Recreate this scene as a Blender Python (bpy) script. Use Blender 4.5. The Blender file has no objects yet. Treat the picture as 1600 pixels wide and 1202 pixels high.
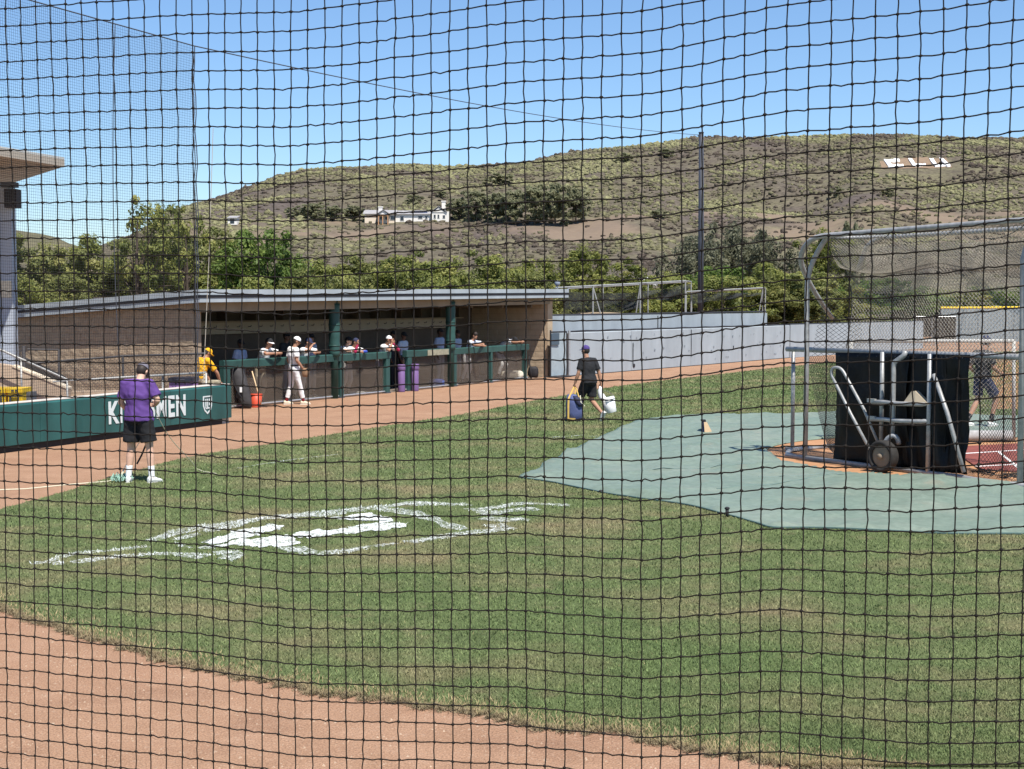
import bpy, bmesh, math, random
import numpy as np
from mathutils import Vector, Matrix, noise as mnoise

random.seed(7); RNG = np.random.default_rng(7)
scene = bpy.context.scene
COL = scene.collection
PI = math.pi

# ------------------------------------------------------------------ camera
FPX = 2222.0; CW, CH = 1600.0, 1202.0; CAMZ = 2.72
PITCH = math.atan(126.0 / FPX)
cam_d = bpy.data.cameras.new('camera'); cam = bpy.data.objects.new('camera', cam_d)
COL.objects.link(cam); scene.camera = cam
cam_d.sensor_width = 36.0; cam_d.lens = FPX / CW * 36.0
cam_d.clip_start = 0.05; cam_d.clip_end = 6000.0
cam.location = (0, 0, CAMZ); cam.rotation_euler = (PI / 2 - PITCH, 0, 0)

# ------------------------------------------------------------------ sky + sun
SUN_TO = Vector((0.50, -0.85, 1.86)).normalized()
SUN_EL = math.asin(SUN_TO.z); SUN_AZ = math.atan2(SUN_TO.x, SUN_TO.y)
world = bpy.data.worlds.new('World'); scene.world = world; world.use_nodes = True
wn = world.node_tree.nodes; wl = world.node_tree.links; wn.clear()
w_out = wn.new('ShaderNodeOutputWorld'); w_bg = wn.new('ShaderNodeBackground'); w_sky = wn.new('ShaderNodeTexSky')
w_sky.sky_type = 'NISHITA'; w_sky.sun_disc = False
w_sky.sun_elevation = SUN_EL; w_sky.sun_rotation = SUN_AZ
w_sky.altitude = 3000; w_sky.air_density = 1.5; w_sky.dust_density = 0.3; w_sky.ozone_density = 8.0
w_bg.inputs['Strength'].default_value = 0.102
wl.new(w_sky.outputs[0], w_bg.inputs[0]); wl.new(w_bg.outputs[0], w_out.inputs[0])
sun_d = bpy.data.lights.new('sun', 'SUN'); sun = bpy.data.objects.new('sun', sun_d); COL.objects.link(sun)
sun_d.energy = 4.9; sun_d.angle = math.radians(0.53); sun_d.color = (1.0, 0.955, 0.88)
sun.rotation_euler = SUN_TO.to_track_quat('Z', 'Y').to_euler(); sun.location = SUN_TO * 60
vs = scene.view_settings; vs.view_transform = 'Standard'; vs.look = 'None'; vs.gamma = 1.0; vs.exposure = 0.6
vs.use_curve_mapping = False

# ------------------------------------------------------------------ survey helpers (photograph bearings -> metres on the site)
_F = Vector((0, math.cos(PITCH), -math.sin(PITCH))); _U = Vector((0, math.sin(PITCH), math.cos(PITCH)))
def ray(x, y):
    return _F * FPX + Vector((1, 0, 0)) * (x - CW / 2) - _U * (y - CH / 2)
def G(x, y, z=0.0):
    r = ray(x, y); t = (z - CAMZ) / r.z
    return Vector((r.x * t, r.y * t, z))
def P(x, y, Y):
    r = ray(x, y); t = Y / r.y
    return Vector((r.x * t, Y, CAMZ + r.z * t))
def elev(y):
    r = ray(800, y); return r.z / r.y

# ------------------------------------------------------------------ materials
MATS = {}
def mat(name, col, rough=0.8, var=0.0, streak=0.0, scale=6.0, col2=None, metal=0.0, bump=0.0, bscale=None, spec=0.3, detail=5.0):
    if name in MATS: return MATS[name]
    m = bpy.data.materials.new(name); m.use_nodes = True
    nt = m.node_tree; b = nt.nodes['Principled BSDF']
    b.inputs['Roughness'].default_value = rough; b.inputs['Metallic'].default_value = metal
    b.inputs['Specular IOR Level'].default_value = spec
    c = tuple(col) + (1,)
    geo = nt.nodes.new('ShaderNodeNewGeometry')
    if var > 0 or col2:
        n = nt.nodes.new('ShaderNodeTexNoise'); n.inputs['Scale'].default_value = scale; n.inputs['Detail'].default_value = detail
        n.inputs['Roughness'].default_value = 0.62
        nt.links.new(geo.outputs['Position'], n.inputs['Vector'])
        r = nt.nodes.new('ShaderNodeValToRGB')
        e = r.color_ramp.elements; e[0].position = 0.3; e[1].position = 0.7
        c2 = tuple(col2) + (1,) if col2 else tuple(min(1, k * (1 + var)) for k in col) + (1,)
        c1 = c if col2 else tuple(k * (1 - var) for k in col) + (1,)
        e[0].color = c1; e[1].color = c2
        nt.links.new(n.outputs['Fac'], r.inputs['Fac']); nt.links.new(r.outputs['Color'], b.inputs['Base Color'])
    else:
        b.inputs['Base Color'].default_value = c
    if streak > 0:
        # rain streaks and dust: noise drawn out along the vertical
        vm = nt.nodes.new('ShaderNodeVectorMath'); vm.operation = 'MULTIPLY'; vm.inputs[1].default_value = (1.7, 1.7, .35); nt.links.new(geo.outputs['Position'], vm.inputs[0])
        ns = nt.nodes.new('ShaderNodeTexNoise'); ns.inputs['Scale'].default_value = 1.0; ns.inputs['Detail'].default_value = 6; nt.links.new(vm.outputs[0], ns.inputs['Vector'])
        ms_ = nt.nodes.new('ShaderNodeMapRange'); ms_.inputs['From Min'].default_value = .32; ms_.inputs['From Max'].default_value = .68; ms_.inputs['To Min'].default_value = 1 - streak; ms_.inputs['To Max'].default_value = 1 + streak * .6
        nt.links.new(ns.outputs['Fac'], ms_.inputs['Value']); mx_ = nt.nodes.new('ShaderNodeMix'); mx_.data_type = 'RGBA'; mx_.blend_type = 'MULTIPLY'; mx_.inputs['Factor'].default_value = 1
        lk = b.inputs['Base Color'].links
        if lk: nt.links.new(lk[0].from_socket, mx_.inputs['A'])
        else: mx_.inputs['A'].default_value = c
        nt.links.new(ms_.outputs['Result'], mx_.inputs['B']); nt.links.new(mx_.outputs['Result'], b.inputs['Base Color'])
    if bump > 0:
        n2 = nt.nodes.new('ShaderNodeTexNoise'); n2.inputs['Scale'].default_value = bscale or scale * 4; n2.inputs['Detail'].default_value = 6
        nt.links.new(geo.outputs['Position'], n2.inputs['Vector'])
        bp = nt.nodes.new('ShaderNodeBump'); bp.inputs['Strength'].default_value = bump; bp.inputs['Distance'].default_value = 0.02
        nt.links.new(n2.outputs['Fac'], bp.inputs['Height']); nt.links.new(bp.outputs['Normal'], b.inputs['Normal'])
    MATS[name] = m
    return m

# ------------------------------------------------------------------ object helpers
def tag(o, label=None, cat=None, group=None, kind=None):
    if label: o['label'] = label
    if cat: o['category'] = cat
    if group: o['group'] = group
    if kind: o['kind'] = kind
    return o
def thing(name, loc, label, cat, group=None):
    e = bpy.data.objects.new(name, None); COL.objects.link(e); e.location = loc
    e.empty_display_size = 0.2
    return tag(e, label, cat, group)
def world_loc(o):
    v = Vector(o.location); p = o.parent
    while p: v = v + Vector(p.location); p = p.parent
    return v
def link(o, parent=None):
    COL.objects.link(o)
    if parent is not None:
        o.parent = parent           # all parents are unrotated: child's location is minus the parent's
        o.location = -world_loc(parent)
    return o

class MB:
    """collects shapes in world coordinates and links them as one mesh object"""
    def __init__(s): s.v = []; s.f = []; s.mi = []; s.cur = 0
    def add(s, vs, fs):
        o = len(s.v); s.v.extend([tuple(v) for v in vs]); s.f.extend([tuple(i + o for i in f) for f in fs]); s.mi.extend([s.cur] * len(fs)); return s
    def box(s, c, size, ax=None, ay=None, az=None):
        ax = Vector(ax) if ax is not None else Vector((1, 0, 0)); ay = Vector(ay) if ay is not None else Vector((0, 1, 0)); az = Vector(az) if az is not None else Vector((0, 0, 1))
        c = Vector(c); h = [k / 2 for k in size]; vs = []
        for dz in (-1, 1):
            for dx, dy in ((-1, -1), (1, -1), (1, 1), (-1, 1)):
                vs.append(c + ax * h[0] * dx + ay * h[1] * dy + az * h[2] * dz)
        return s.add(vs, [(3, 2, 1, 0), (4, 5, 6, 7), (0, 1, 5, 4), (1, 2, 6, 5), (2, 3, 7, 6), (3, 0, 4, 7)])
    def tube(s, pts, r, n=8, caps=True):
        pts = [Vector(p) for p in pts]; k = len(pts); rs = r if isinstance(r, (list, tuple)) else [r] * k
        vs = []; prev = None
        for i, p in enumerate(pts):
            t = (pts[min(i + 1, k - 1)] - pts[max(i - 1, 0)])
            if t.length < 1e-9: t = Vector((0, 0, 1))
            t.normalize()
            if prev is None:
                a = Vector((0, 0, 1)) if abs(t.z) < 0.9 else Vector((1, 0, 0))
                u = t.cross(a).normalized()
            else:
                u = (prev - t * prev.dot(t))
                u = u.normalized() if u.length > 1e-6 else t.orthogonal().normalized()
            prev = u; w = t.cross(u)
            for j in range(n):
                a = 2 * PI * j / n; vs.append(p + (u * math.cos(a) + w * math.sin(a)) * rs[i])
        fs = []
        for i in range(k - 1):
            for j in range(n):
                a = i * n + j; b = i * n + (j + 1) % n; fs.append((a, b, b + n, a + n))
        if caps: fs.append(tuple(range(n - 1, -1, -1))); fs.append(tuple((k - 1) * n + j for j in range(n)))
        return s.add(vs, fs)
    def prism(s, poly, z0, z1):
        n = len(poly); vs = [(p[0], p[1], z0) for p in poly] + [(p[0], p[1], z1) for p in poly]
        fs = [tuple(range(n - 1, -1, -1)), tuple(range(n, 2 * n))] + [(i, (i + 1) % n, n + (i + 1) % n, n + i) for i in range(n)]
        return s.add(vs, fs)
    def plate(s, poly3, thick):
        """flat polygon in space given thickness vector"""
        n = len(poly3); t = Vector(thick); a = [Vector(p) for p in poly3]
        vs = a + [p + t for p in a]
        fs = [tuple(range(n - 1, -1, -1)), tuple(range(n, 2 * n))] + [(i, (i + 1) % n, n + (i + 1) % n, n + i) for i in range(n)]
        return s.add(vs, fs)
    def ell(s, c, rx, ry=None, rz=None, ax=None, ay=None, az=None, nu=12, nv=8):
        ry = ry or rx; rz = rz or rx
        ax = ax or Vector((1, 0, 0)); ay = ay or Vector((0, 1, 0)); az = az or Vector((0, 0, 1)); c = Vector(c)
        vs = [c - az * rz]
        for i in range(1, nv):
            ph = -PI / 2 + PI * i / nv
            for j in range(nu):
                a = 2 * PI * j / nu
                vs.append(c + ax * rx * math.cos(ph) * math.cos(a) + ay * ry * math.cos(ph) * math.sin(a) + az * rz * math.sin(ph))
        vs.append(c + az * rz); fs = []
        for j in range(nu): fs.append((0, 1 + (j + 1) % nu, 1 + j))
        for i in range(nv - 2):
            for j in range(nu):
                a = 1 + i * nu + j; b = 1 + i * nu + (j + 1) % nu; fs.append((a, b, b + nu, a + nu))
        L = len(vs) - 1; o = 1 + (nv - 2) * nu
        for j in range(nu): fs.append((o + j, o + (j + 1) % nu, L))
        return s.add(vs, fs)
    def loft(s, rings, n=14):
        """rings: (center, xvec, yvec) closed with caps"""
        vs = []; k = len(rings)
        for c, xv, yv in rings:
            for j in range(n):
                a = 2 * PI * j / n; vs.append(Vector(c) + Vector(xv) * math.cos(a) + Vector(yv) * math.sin(a))
        fs = []
        for i in range(k - 1):
            for j in range(n):
                a = i * n + j; b = i * n + (j + 1) % n; fs.append((a, b, b + n, a + n))
        fs.append(tuple(range(n - 1, -1, -1))); fs.append(tuple((k - 1) * n + j for j in range(n)))
        return s.add(vs, fs)
    def capsule(s, p, q, r1, r2, n=12):
        p = Vector(p); q = Vector(q); t = (q - p); L = t.length; t = t / max(L, 1e-6)
        pts = []; rs = []
        for k in range(4):
            a = PI / 2 * (1 - k / 4); pts.append(p - t * r1 * math.sin(a) * 0.999); rs.append(max(r1 * math.cos(a), 0.0015))
        pts += [p, q]; rs += [r1, r2]
        for k in range(1, 5):
            a = PI / 2 * k / 4; pts.append(q + t * r2 * math.sin(a) * 0.999); rs.append(max(r2 * math.cos(a), 0.0015))
        return s.tube(pts, rs, n)
    def mesh(s, name):
        me = bpy.data.meshes.new(name); me.from_pydata(s.v, [], s.f); me.update(); return me
    def build(s, name, m, parent=None, smooth=False, label=None):
        me = s.mesh(name); ms = m if isinstance(m, (list, tuple)) else [m]
        for k in ms: me.materials.append(k)
        if len(ms) > 1: me.polygons.foreach_set('material_index', s.mi)
        if smooth: me.polygons.foreach_set('use_smooth', [True] * len(me.polygons))
        o = bpy.data.objects.new(name, me); link(o, parent)
        if label: o['label'] = label
        return o

def np_mesh(name, verts, faces, m, parent=None, smooth=False, attr=None):
    """fast mesh from numpy arrays, faces (n,3) or (n,4)"""
    me = bpy.data.meshes.new(name); verts = np.asarray(verts, np.float32); faces = np.asarray(faces, np.int32)
    k = faces.shape[1]; nf = len(faces)
    me.vertices.add(len(verts)); me.vertices.foreach_set('co', verts.ravel())
    me.loops.add(nf * k); me.loops.foreach_set('vertex_index', faces.ravel())
    me.polygons.add(nf); me.polygons.foreach_set('loop_start', np.arange(0, nf * k, k, dtype=np.int32))
    me.polygons.foreach_set('loop_total', np.full(nf, k, np.int32))
    if smooth: me.polygons.foreach_set('use_smooth', np.ones(nf, bool))
    me.update(calc_edges=True)
    if attr:
        for an, av in attr.items():
            a = me.attributes.new(an, 'FLOAT', 'POINT'); a.data.foreach_set('value', np.asarray(av, np.float32))
    for q in (m if isinstance(m, (list, tuple)) else [m]): me.materials.append(q)
    o = bpy.data.objects.new(name, me); link(o, parent); return o

def strands(polys, r, n=3):
    """many thin polylines -> verts, quads (numpy); polys: list of (k,3) arrays"""
    V = []; Fq = []; off = 0
    ang = np.arange(n) * 2 * np.pi / n
    for p in polys:
        p = np.asarray(p, float); k = len(p)
        t = np.empty_like(p); t[1:-1] = p[2:] - p[:-2]; t[0] = p[1] - p[0]; t[-1] = p[-1] - p[-2]
        t /= np.linalg.norm(t, axis=1)[:, None] + 1e-12
        ref = np.array([0.31, 0.83, 0.46]); u = np.cross(t, ref); u /= np.linalg.norm(u, axis=1)[:, None] + 1e-12; w = np.cross(t, u)
        ring = p[:, None, :] + r * (u[:, None, :] * np.cos(ang)[None, :, None] + w[:, None, :] * np.sin(ang)[None, :, None])
        V.append(ring.reshape(-1, 3))
        i = np.arange(k - 1)[:, None] * n; j = np.arange(n)[None, :]; j2 = (j + 1) % n
        a = (i + j); b = (i + j2)
        Fq.append(np.stack([a, b, b + n, a + n], -1).reshape(-1, 4) + off); off += k * n
    return np.concatenate(V), np.concatenate(Fq)

def copy_tree(o, parent=None):
    c = o.copy(); COL.objects.link(c); c.parent = parent
    for ch in o.children: copy_tree(ch, c)
    return c
def arc(p0, p1, p2, n=8):
    p0, p1, p2 = Vector(p0), Vector(p1), Vector(p2)
    return [p0 * (1 - t) ** 2 + p1 * 2 * t * (1 - t) + p2 * t * t for t in [i / n for i in range(n + 1)]]
# ================================================================== GROUND
def ramp_mat(name, stops, scale, rough=0.95, bump=0.0, bscale=60, big=None, fine=None):
    """procedural soil / turf: stops over a noise, big=(scale, colour, amount), fine=(scale, dark, light)"""
    m = bpy.data.materials.new(name); m.use_nodes = True; nt = m.node_tree; N = nt.nodes; L = nt.links
    b = N['Principled BSDF']; b.inputs['Roughness'].default_value = rough; b.inputs['Specular IOR Level'].default_value = 0.12
    geo = N.new('ShaderNodeNewGeometry')
    def nz(sc, det=6, rg=0.65):
        n = N.new('ShaderNodeTexNoise'); n.inputs['Scale'].default_value = sc; n.inputs['Detail'].default_value = det; n.inputs['Roughness'].default_value = rg
        L.new(geo.outputs['Position'], n.inputs['Vector']); return n
    n = nz(scale); r = N.new('ShaderNodeValToRGB'); L.new(n.outputs['Fac'], r.inputs['Fac'])
    els = r.color_ramp.elements
    while len(els) < len(stops): els.new(0.5)
    for e, (p, c) in zip(els, stops): e.position = p; e.color = tuple(c) + (1,)
    out = r.outputs['Color']
    if big:
        for (sc, colr, lo, hi) in big:
            nb = nz(sc, 4); rb = N.new('ShaderNodeMapRange'); rb.inputs['From Min'].default_value = lo; rb.inputs['From Max'].default_value = hi
            L.new(nb.outputs['Fac'], rb.inputs['Value'])
            mx = N.new('ShaderNodeMix'); mx.data_type = 'RGBA'; L.new(rb.outputs['Result'], mx.inputs['Factor'])
            L.new(out, mx.inputs['A']); mx.inputs['B'].default_value = tuple(colr) + (1,); out = mx.outputs['Result']
    if fine:
        nf = nz(fine[0], 3, 0.7); rf = N.new('ShaderNodeMapRange'); rf.inputs['From Min'].default_value = 0.3; rf.inputs['From Max'].default_value = 0.7
        rf.inputs['To Min'].default_value = fine[1]; rf.inputs['To Max'].default_value = fine[2]; L.new(nf.outputs['Fac'], rf.inputs['Value'])
        mx = N.new('ShaderNodeMix'); mx.data_type = 'RGBA'; mx.blend_type = 'MULTIPLY'; mx.inputs['Factor'].default_value = 1
        L.new(out, mx.inputs['A']); L.new(rf.outputs['Result'], mx.inputs['B']); out = mx.outputs['Result']
    L.new(out, b.inputs['Base Color'])
    if bump > 0:
        nb = nz(bscale, 4); bp = N.new('ShaderNodeBump'); bp.inputs['Strength'].default_value = bump; bp.inputs['Distance'].default_value = 0.015
        L.new(nb.outputs['Fac'], bp.inputs['Height']); L.new(bp.outputs['Normal'], b.inputs['Normal'])
    return m, out

M_soil, _ = ramp_mat('dry_soil', [(0.3, (.20, .15, .10)), (0.7, (.30, .23, .15))], 0.4, bump=.3)
M_dirt, _ = ramp_mat('infield_clay', [(0.25, (.290, .168, .102)), (0.55, (.350, .208, .130)), (0.8, (.405, .255, .168))], 2.2, bump=1.0, bscale=45,
                     big=[(0.25, (.30, .162, .098), .5, .75), (0.9, (.255, .145, .090), .52, .72), (26, (.40, .275, .195), .56, .74)], fine=(75, .55, 1.35))
M_clay, _ = ramp_mat('home_clay', [(0.3, (.36, .185, .092)), (0.7, (.43, .235, .125))], 2.5, bump=.5, bscale=60, fine=(90, .85, 1.15))
TURF_STOPS = [(0.25, (.078, .100, .041)), (0.5, (.112, .142, .056)), (0.75, (.144, .166, .073))]
M_turf, _ = ramp_mat('turf', TURF_STOPS, 1.7, bump=1.0, bscale=55,
                     big=[(0.45, (.190, .160, .088), .47, .68), (0.13, (.090, .126, .046), .48, .66), (1.6, (.165, .148, .080), .58, .76)], fine=(42, .62, 1.15))

def sheet(name, poly, z, m, kind='structure', n_sub=0, label=None):
    bm = bmesh.new(); vs = [bm.verts.new((p[0], p[1], z)) for p in poly]; bm.faces.new(vs)
    bmesh.ops.triangulate(bm, faces=bm.faces[:])
    bm.normal_update()
    for f in bm.faces:
        if f.normal.z < 0: f.normal_flip()
    me = bpy.data.meshes.new(name); bm.to_mesh(me); bm.free(); me.materials.append(m)
    o = bpy.data.objects.new(name, me); COL.objects.link(o)
    if kind: o['kind'] = kind
    return o
sheet('ground', [(-3000, -60), (3000, -60), (3000, 3500), (-3000, 3500)], -0.03, M_soil)
sheet('dirt_track', [(-22, 2), (40, 2), (75, 60), (90, 135), (20, 135), (-12, 60), (-22, 34)], 0.0, M_dirt)

def rag(pts, amp, step, seed=0):
    """resample a polyline and roughen it"""
    out = []; rnd = random.Random(seed)
    for a, b in zip(pts[:-1], pts[1:]):
        a = Vector(a[:2]); b = Vector(b[:2]); L = (b - a).length; n = max(1, int(L / step)); nn = Vector((-(b - a).y, (b - a).x)).normalized()
        for i in range(n):
            p = a.lerp(b, i / n); k = mnoise.noise(Vector((p.x * 2.1, p.y * 2.1, seed))) + 0.6 * rnd.uniform(-1, 1)
            out.append(p + nn * amp * k)
    out.append(Vector(pts[-1][:2])); return out
def smooth_poly(pts, n=6):
    pts = [Vector(p[:2]) for p in pts]; out = []
    for i in range(len(pts) - 1):
        p0 = pts[max(i - 1, 0)]; p1 = pts[i]; p2 = pts[i + 1]; p3 = pts[min(i + 2, len(pts) - 1)]
        for k in range(n):
            t = k / n
            out.append(0.5 * ((2 * p1) + (p2 - p0) * t + (2 * p0 - 5 * p1 + 4 * p2 - p3) * t * t + (3 * p1 - p0 - 3 * p2 + p3) * t ** 3))
    out.append(pts[-1]); return out
far_px = [(-60, 812), (0, 796), (70, 778), (150, 754), (215, 735), (300, 714), (450, 690), (600, 667), (720, 648), (860, 622), (980, 602), (1100, 588), (1235, 573), (1400, 559), (1600, 549), (1900, 545)]
near_px = [(1500, 1236), (1300, 1204), (1150, 1180), (1000, 1157), (850, 1136), (700, 1111), (600, 1095), (460, 1075), (340, 1050), (200, 1014), (80, 976), (0, 948), (-80, 918)]
far_ln = rag(smooth_poly([G(*p) for p in far_px]), 0.05, 0.25, 3)
near_ln = rag(smooth_poly([G(*p) for p in near_px]), 0.085, 0.04, 5)
right_ln = [Vector((60, 90)), Vector((60, 40)), Vector((12, 9)), Vector((5.5, 7.6))]
GRASS_POLY = far_ln + right_ln + near_ln
sheet('lawn', GRASS_POLY, 0.008, M_turf)

def in_poly(px, py, poly):
    """vectorised point in polygon"""
    x = np.asarray(px); y = np.asarray(py); ins = np.zeros(x.shape, bool); n = len(poly); j = n - 1
    for i in range(n):
        xi, yi = poly[i][0], poly[i][1]; xj, yj = poly[j][0], poly[j][1]
        if yi != yj:
            c = ((yi > y) != (yj > y)) & (x < (xj - xi) * (y - yi) / (yj - yi) + xi); ins ^= c
        j = i
    return ins

# tarp round the plate
tarp_px = [(812, 748), (850, 727), (890, 706), (935, 686), (975, 667), (1010, 656), (1080, 652), (1160, 650), (1260, 648), (1400, 648), (1700, 660), (1900, 700), (1900, 852), (1700, 842), (1600, 837), (1480, 835), (1350, 830), (1270, 827), (1205, 826), (1185, 820), (1160, 811), (1120, 803), (1060, 789), (1000, 780), (940, 771), (900, 763), (850, 754)]
TARP = [p + Vector((mnoise.noise(Vector((p.x * 1.1, p.y * 1.1, 3))), mnoise.noise(Vector((p.x * 1.1, p.y * 1.1, 9))))) * .10 for p in smooth_poly([G(*p) for p in tarp_px] + [G(*tarp_px[0])], 8)]
HOME_C = Vector((8.55, 25.1)); HOME_R = 4.02
def build_tarp():
    xs = np.arange(-0.5, 14, 0.1); ys = np.arange(15.5, 36, 0.1)
    gx, gy = np.meshgrid(xs, ys); cx = gx[:-1, :-1] + .05; cy = gy[:-1, :-1] + .05
    ok = in_poly(cx, cy, TARP)
    def hz(x, y):
        p = Vector((x, y, 0))
        w = mnoise.fractal(Vector((x * .55, y * .8, 1.7)), 0.8, 2.1, 4)
        seam = 0.0
        h = 0.036 + 0.042 * w + 0.045 * max(0, mnoise.noise(Vector((x * .35 + y * .9, (y * .35 - x * .3) * .25, 5)))) ** 1.5
        for k in range(3):
            a = 0.5 + k * .9; s = (x * math.cos(a) + y * math.sin(a)) * 1.3 + 2.2 * mnoise.noise(Vector((x * .3, y * .3, k * 9)))
            h += 0.030 * max(0, math.sin(s)) ** 12 * (0.5 + mnoise.noise(Vector((x * .4, y * .4, 3 + k))))
        r1 = 1 - abs(mnoise.noise(Vector((x * .9 + y * .3, y * .55 - x * .2, 31)))); r2 = 1 - abs(mnoise.noise(Vector((x * .5 - y * .8, y * .4 + x * .5, 47))))
        h += .035 * r1 ** 14 + .03 * r2 ** 16
        return max(0.017, h)
    idx = {}; V = []; Fc = []
    def vid(i, j):
        if (i, j) not in idx:
            x = gx[i, j]; y = gy[i, j]
            edge = False
            idx[(i, j)] = len(V); V.append([x, y, hz(x, y)])
        return idx[(i, j)]
    # snap the border to the smooth outline
    for i in range(ok.shape[0]):
        for j in range(ok.shape[1]):
            if ok[i, j] and math.hypot(cx[i, j] - HOME_C.x, cy[i, j] - HOME_C.y) > HOME_R - .12: Fc.append((vid(i, j), vid(i, j + 1), vid(i + 1, j + 1), vid(i + 1, j)))
    cnt = np.zeros(len(V), int)
    for f in Fc:
        for k in f: cnt[k] += 1
    T = np.array([(p.x, p.y) for p in TARP])
    for k in range(len(V)):
        if cnt[k] < 4:
            p = np.array(V[k][:2]); hr_ = math.hypot(p[0] - HOME_C.x, p[1] - HOME_C.y)
            if abs(hr_ - HOME_R) < .4:
                V[k] = [HOME_C.x + (p[0] - HOME_C.x) / hr_ * (HOME_R - .02), HOME_C.y + (p[1] - HOME_C.y) / hr_ * (HOME_R - .02), .022]; continue
            A = T[:-1]; B = T[1:]; d = B - A; t = np.clip(((p - A) * d).sum(1) / ((d * d).sum(1) + 1e-9), 0, 1); q = A + d * t[:, None]
            b = np.argmin(((q - p) ** 2).sum(1)); V[k] = [q[b][0], q[b][1], 0.012]
    m, out = ramp_mat('tarp_vinyl', [(0.3, (.150, .200, .158)), (0.7, (.184, .232, .186))], 0.8, rough=.5, big=[(0.5, (.222, .250, .202), .5, .75), (2.6, (.132, .182, .148), .55, .8), (.9, (.250, .215, .160), .60, .85)], fine=(9, .84, 1.10))
    o = np_mesh('ground_tarp', V, Fc, m, smooth=True)
    tag(o, 'large pale green tarp spread on the grass round home plate', 'tarp')
    b = MB(); hem = [Vector((p.x, p.y, 0.02)) for p in TARP]
    b.tube(hem, 0.014, 5, False).build('hem', mat('tarp_hem', (.09, .14, .125), .6), o)
    # overlap seams of the vinyl sheets
    s = MB()
    for a, c in (((1185, 742), (1320, 742)), ((1120, 765), (1335, 740)), ((1000, 735), (1240, 722))):
        A = G(*a, .05); C = G(*c, .05); pts = [A.lerp(C, t / 14) for t in range(15)]
        pts = [Vector((p.x, p.y, hz(p.x, p.y) + .002 + .006 * mnoise.noise(p * 2))) for p in pts]
        s.tube(pts, 0.010, 4)
    s.build('seam', mat('tarp_seam', (.11, .16, .145), .6), o)
    return hz
TARP_H = build_tarp()
circ = [HOME_C + Vector((math.cos(a), math.sin(a))) * (HOME_R + 0.05 * mnoise.noise(Vector((math.cos(a) * 6, math.sin(a) * 6, 0)))) for a in [2 * PI * k / 90 for k in range(90)]]
def dirt_disc():
    # the clay circle, slightly crowned so that it shows through the cut-out of the tarp
    b = MB(); n = 90; V = [(HOME_C.x, HOME_C.y, .032)]
    for k, rr in enumerate((.5, .8, .95, 1.0)):
        z = (.030, .026, .022, .012)[k]
        for p in circ: V.append((HOME_C.x + (p.x - HOME_C.x) * rr, HOME_C.y + (p.y - HOME_C.y) * rr, z))
    F = [(0, 1 + i, 1 + (i + 1) % n) for i in range(n)]
    for r in range(3):
        for i in range(n):
            a = 1 + r * n + i; c = 1 + r * n + (i + 1) % n; F.append((a, a + n, c + n, c))
    b.add(V, F); o = b.build('home_plate_dirt', M_clay, smooth=True); o['kind'] = 'structure'
dirt_disc()
sheet('base_line_dirt', [G(1552, 640), G(1549, 590), G(1556, 560), G(1720, 556), G(1800, 640)], 0.014, M_clay)
sheet('warning_track', [G(1300, 552), G(1330, 547.5), G(1480, 546), G(1900, 544), G(1900, 536), G(1480, 532), G(1340, 532)], 0.016, M_dirt)

# ------------------------------------------------------------------ paint on the grass (a half-done painted emblem)
PAINT = []   # (polyline px, width px)
def stroke(pts, w0, w1=None):
    g = [G(x, y) for x, y in pts]; w1 = w1 or w0
    c = smooth_poly(g, 5); L = []; R = []
    n = len(c)
    for i, p in enumerate(c):
        t = (c[min(i + 1, n - 1)] - c[max(i - 1, 0)]).normalized(); nn = Vector((-t.y, t.x))
        wob = 1 + .8 * mnoise.noise(Vector((p.x * 5, p.y * 3, 2)))
        w = (w0 + (w1 - w0) * i / (n - 1)) * wob * .5
        L.append(p + nn * w); R.append(p - nn * w)
    PAINT.append([(q.x, q.y) for q in L + R[::-1]])
BLOBS = set()
def blob(pts):
    BLOBS.add(len(PAINT))
    out = []
    for q in smooth_poly([G(*p) for p in pts] + [G(*pts[0])], 12):
        a = mnoise.noise(Vector((q.x * 3.1, q.y * 3.1, 4))) + .7 * mnoise.noise(Vector((q.x * 9, q.y * 9, 7))); out.append((q.x + .10 * a, q.y + .22 * mnoise.noise(Vector((q.x * 4, q.y * 4, 12))) + .16 * mnoise.noise(Vector((q.x * 11, q.y * 8, 2)))))
    PAINT.append(out)
stroke([(48, 882), (80, 880)], .16, .22); stroke([(78, 879), (110, 868), (180, 861), (232, 855)], .16); stroke([(82, 882), (100, 881)], .2)
stroke([(113, 881), (180, 872), (260, 867), (322, 872)], .18, .2)
stroke([(232, 848), (262, 838), (300, 828), (360, 818), (440, 808), (520, 800), (590, 794), (640, 789), (710, 790), (720, 792)], .2, .28)
stroke([(272, 846), (290, 841), (308, 836)], .16); stroke([(320, 833), (370, 820), (410, 812), (480, 807), (520, 803), (560, 798)], .3, .4)
stroke([(275, 853), (284, 852)], .22); stroke([(286, 857), (292, 856)], .2); stroke([(310, 859), (330, 857)], .18)
blob([(318, 850), (345, 838), (380, 829), (420, 823), (440, 826), (415, 835), (380, 843), (345, 849)])
blob([(330, 855), (372, 848), (400, 843), (445, 840), (460, 845), (452, 853), (420, 857), (380, 858), (345, 857)])
blob([(460, 840), (480, 833), (520, 830), (560, 822), (610, 820), (632, 824), (600, 830), (560, 834), (520, 839), (480, 842)])
blob([(510, 812), (560, 806), (590, 808), (615, 814), (605, 818), (570, 815), (530, 814)])
stroke([(590, 797), (640, 803), (680, 815), (722, 830)], .28, .2); stroke([(640, 850), (690, 841), (740, 834), (792, 830)], .24, .2)
stroke([(615, 792), (650, 788), (715, 790)], .22); stroke([(735, 800), (770, 796), (820, 789), (890, 792)], .24, .18)
stroke([(750, 806), (800, 800), (840, 797)], .3); stroke([(755, 812), (790, 815), (822, 813)], .3, .24); stroke([(770, 822), (792, 830)], .35)
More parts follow.
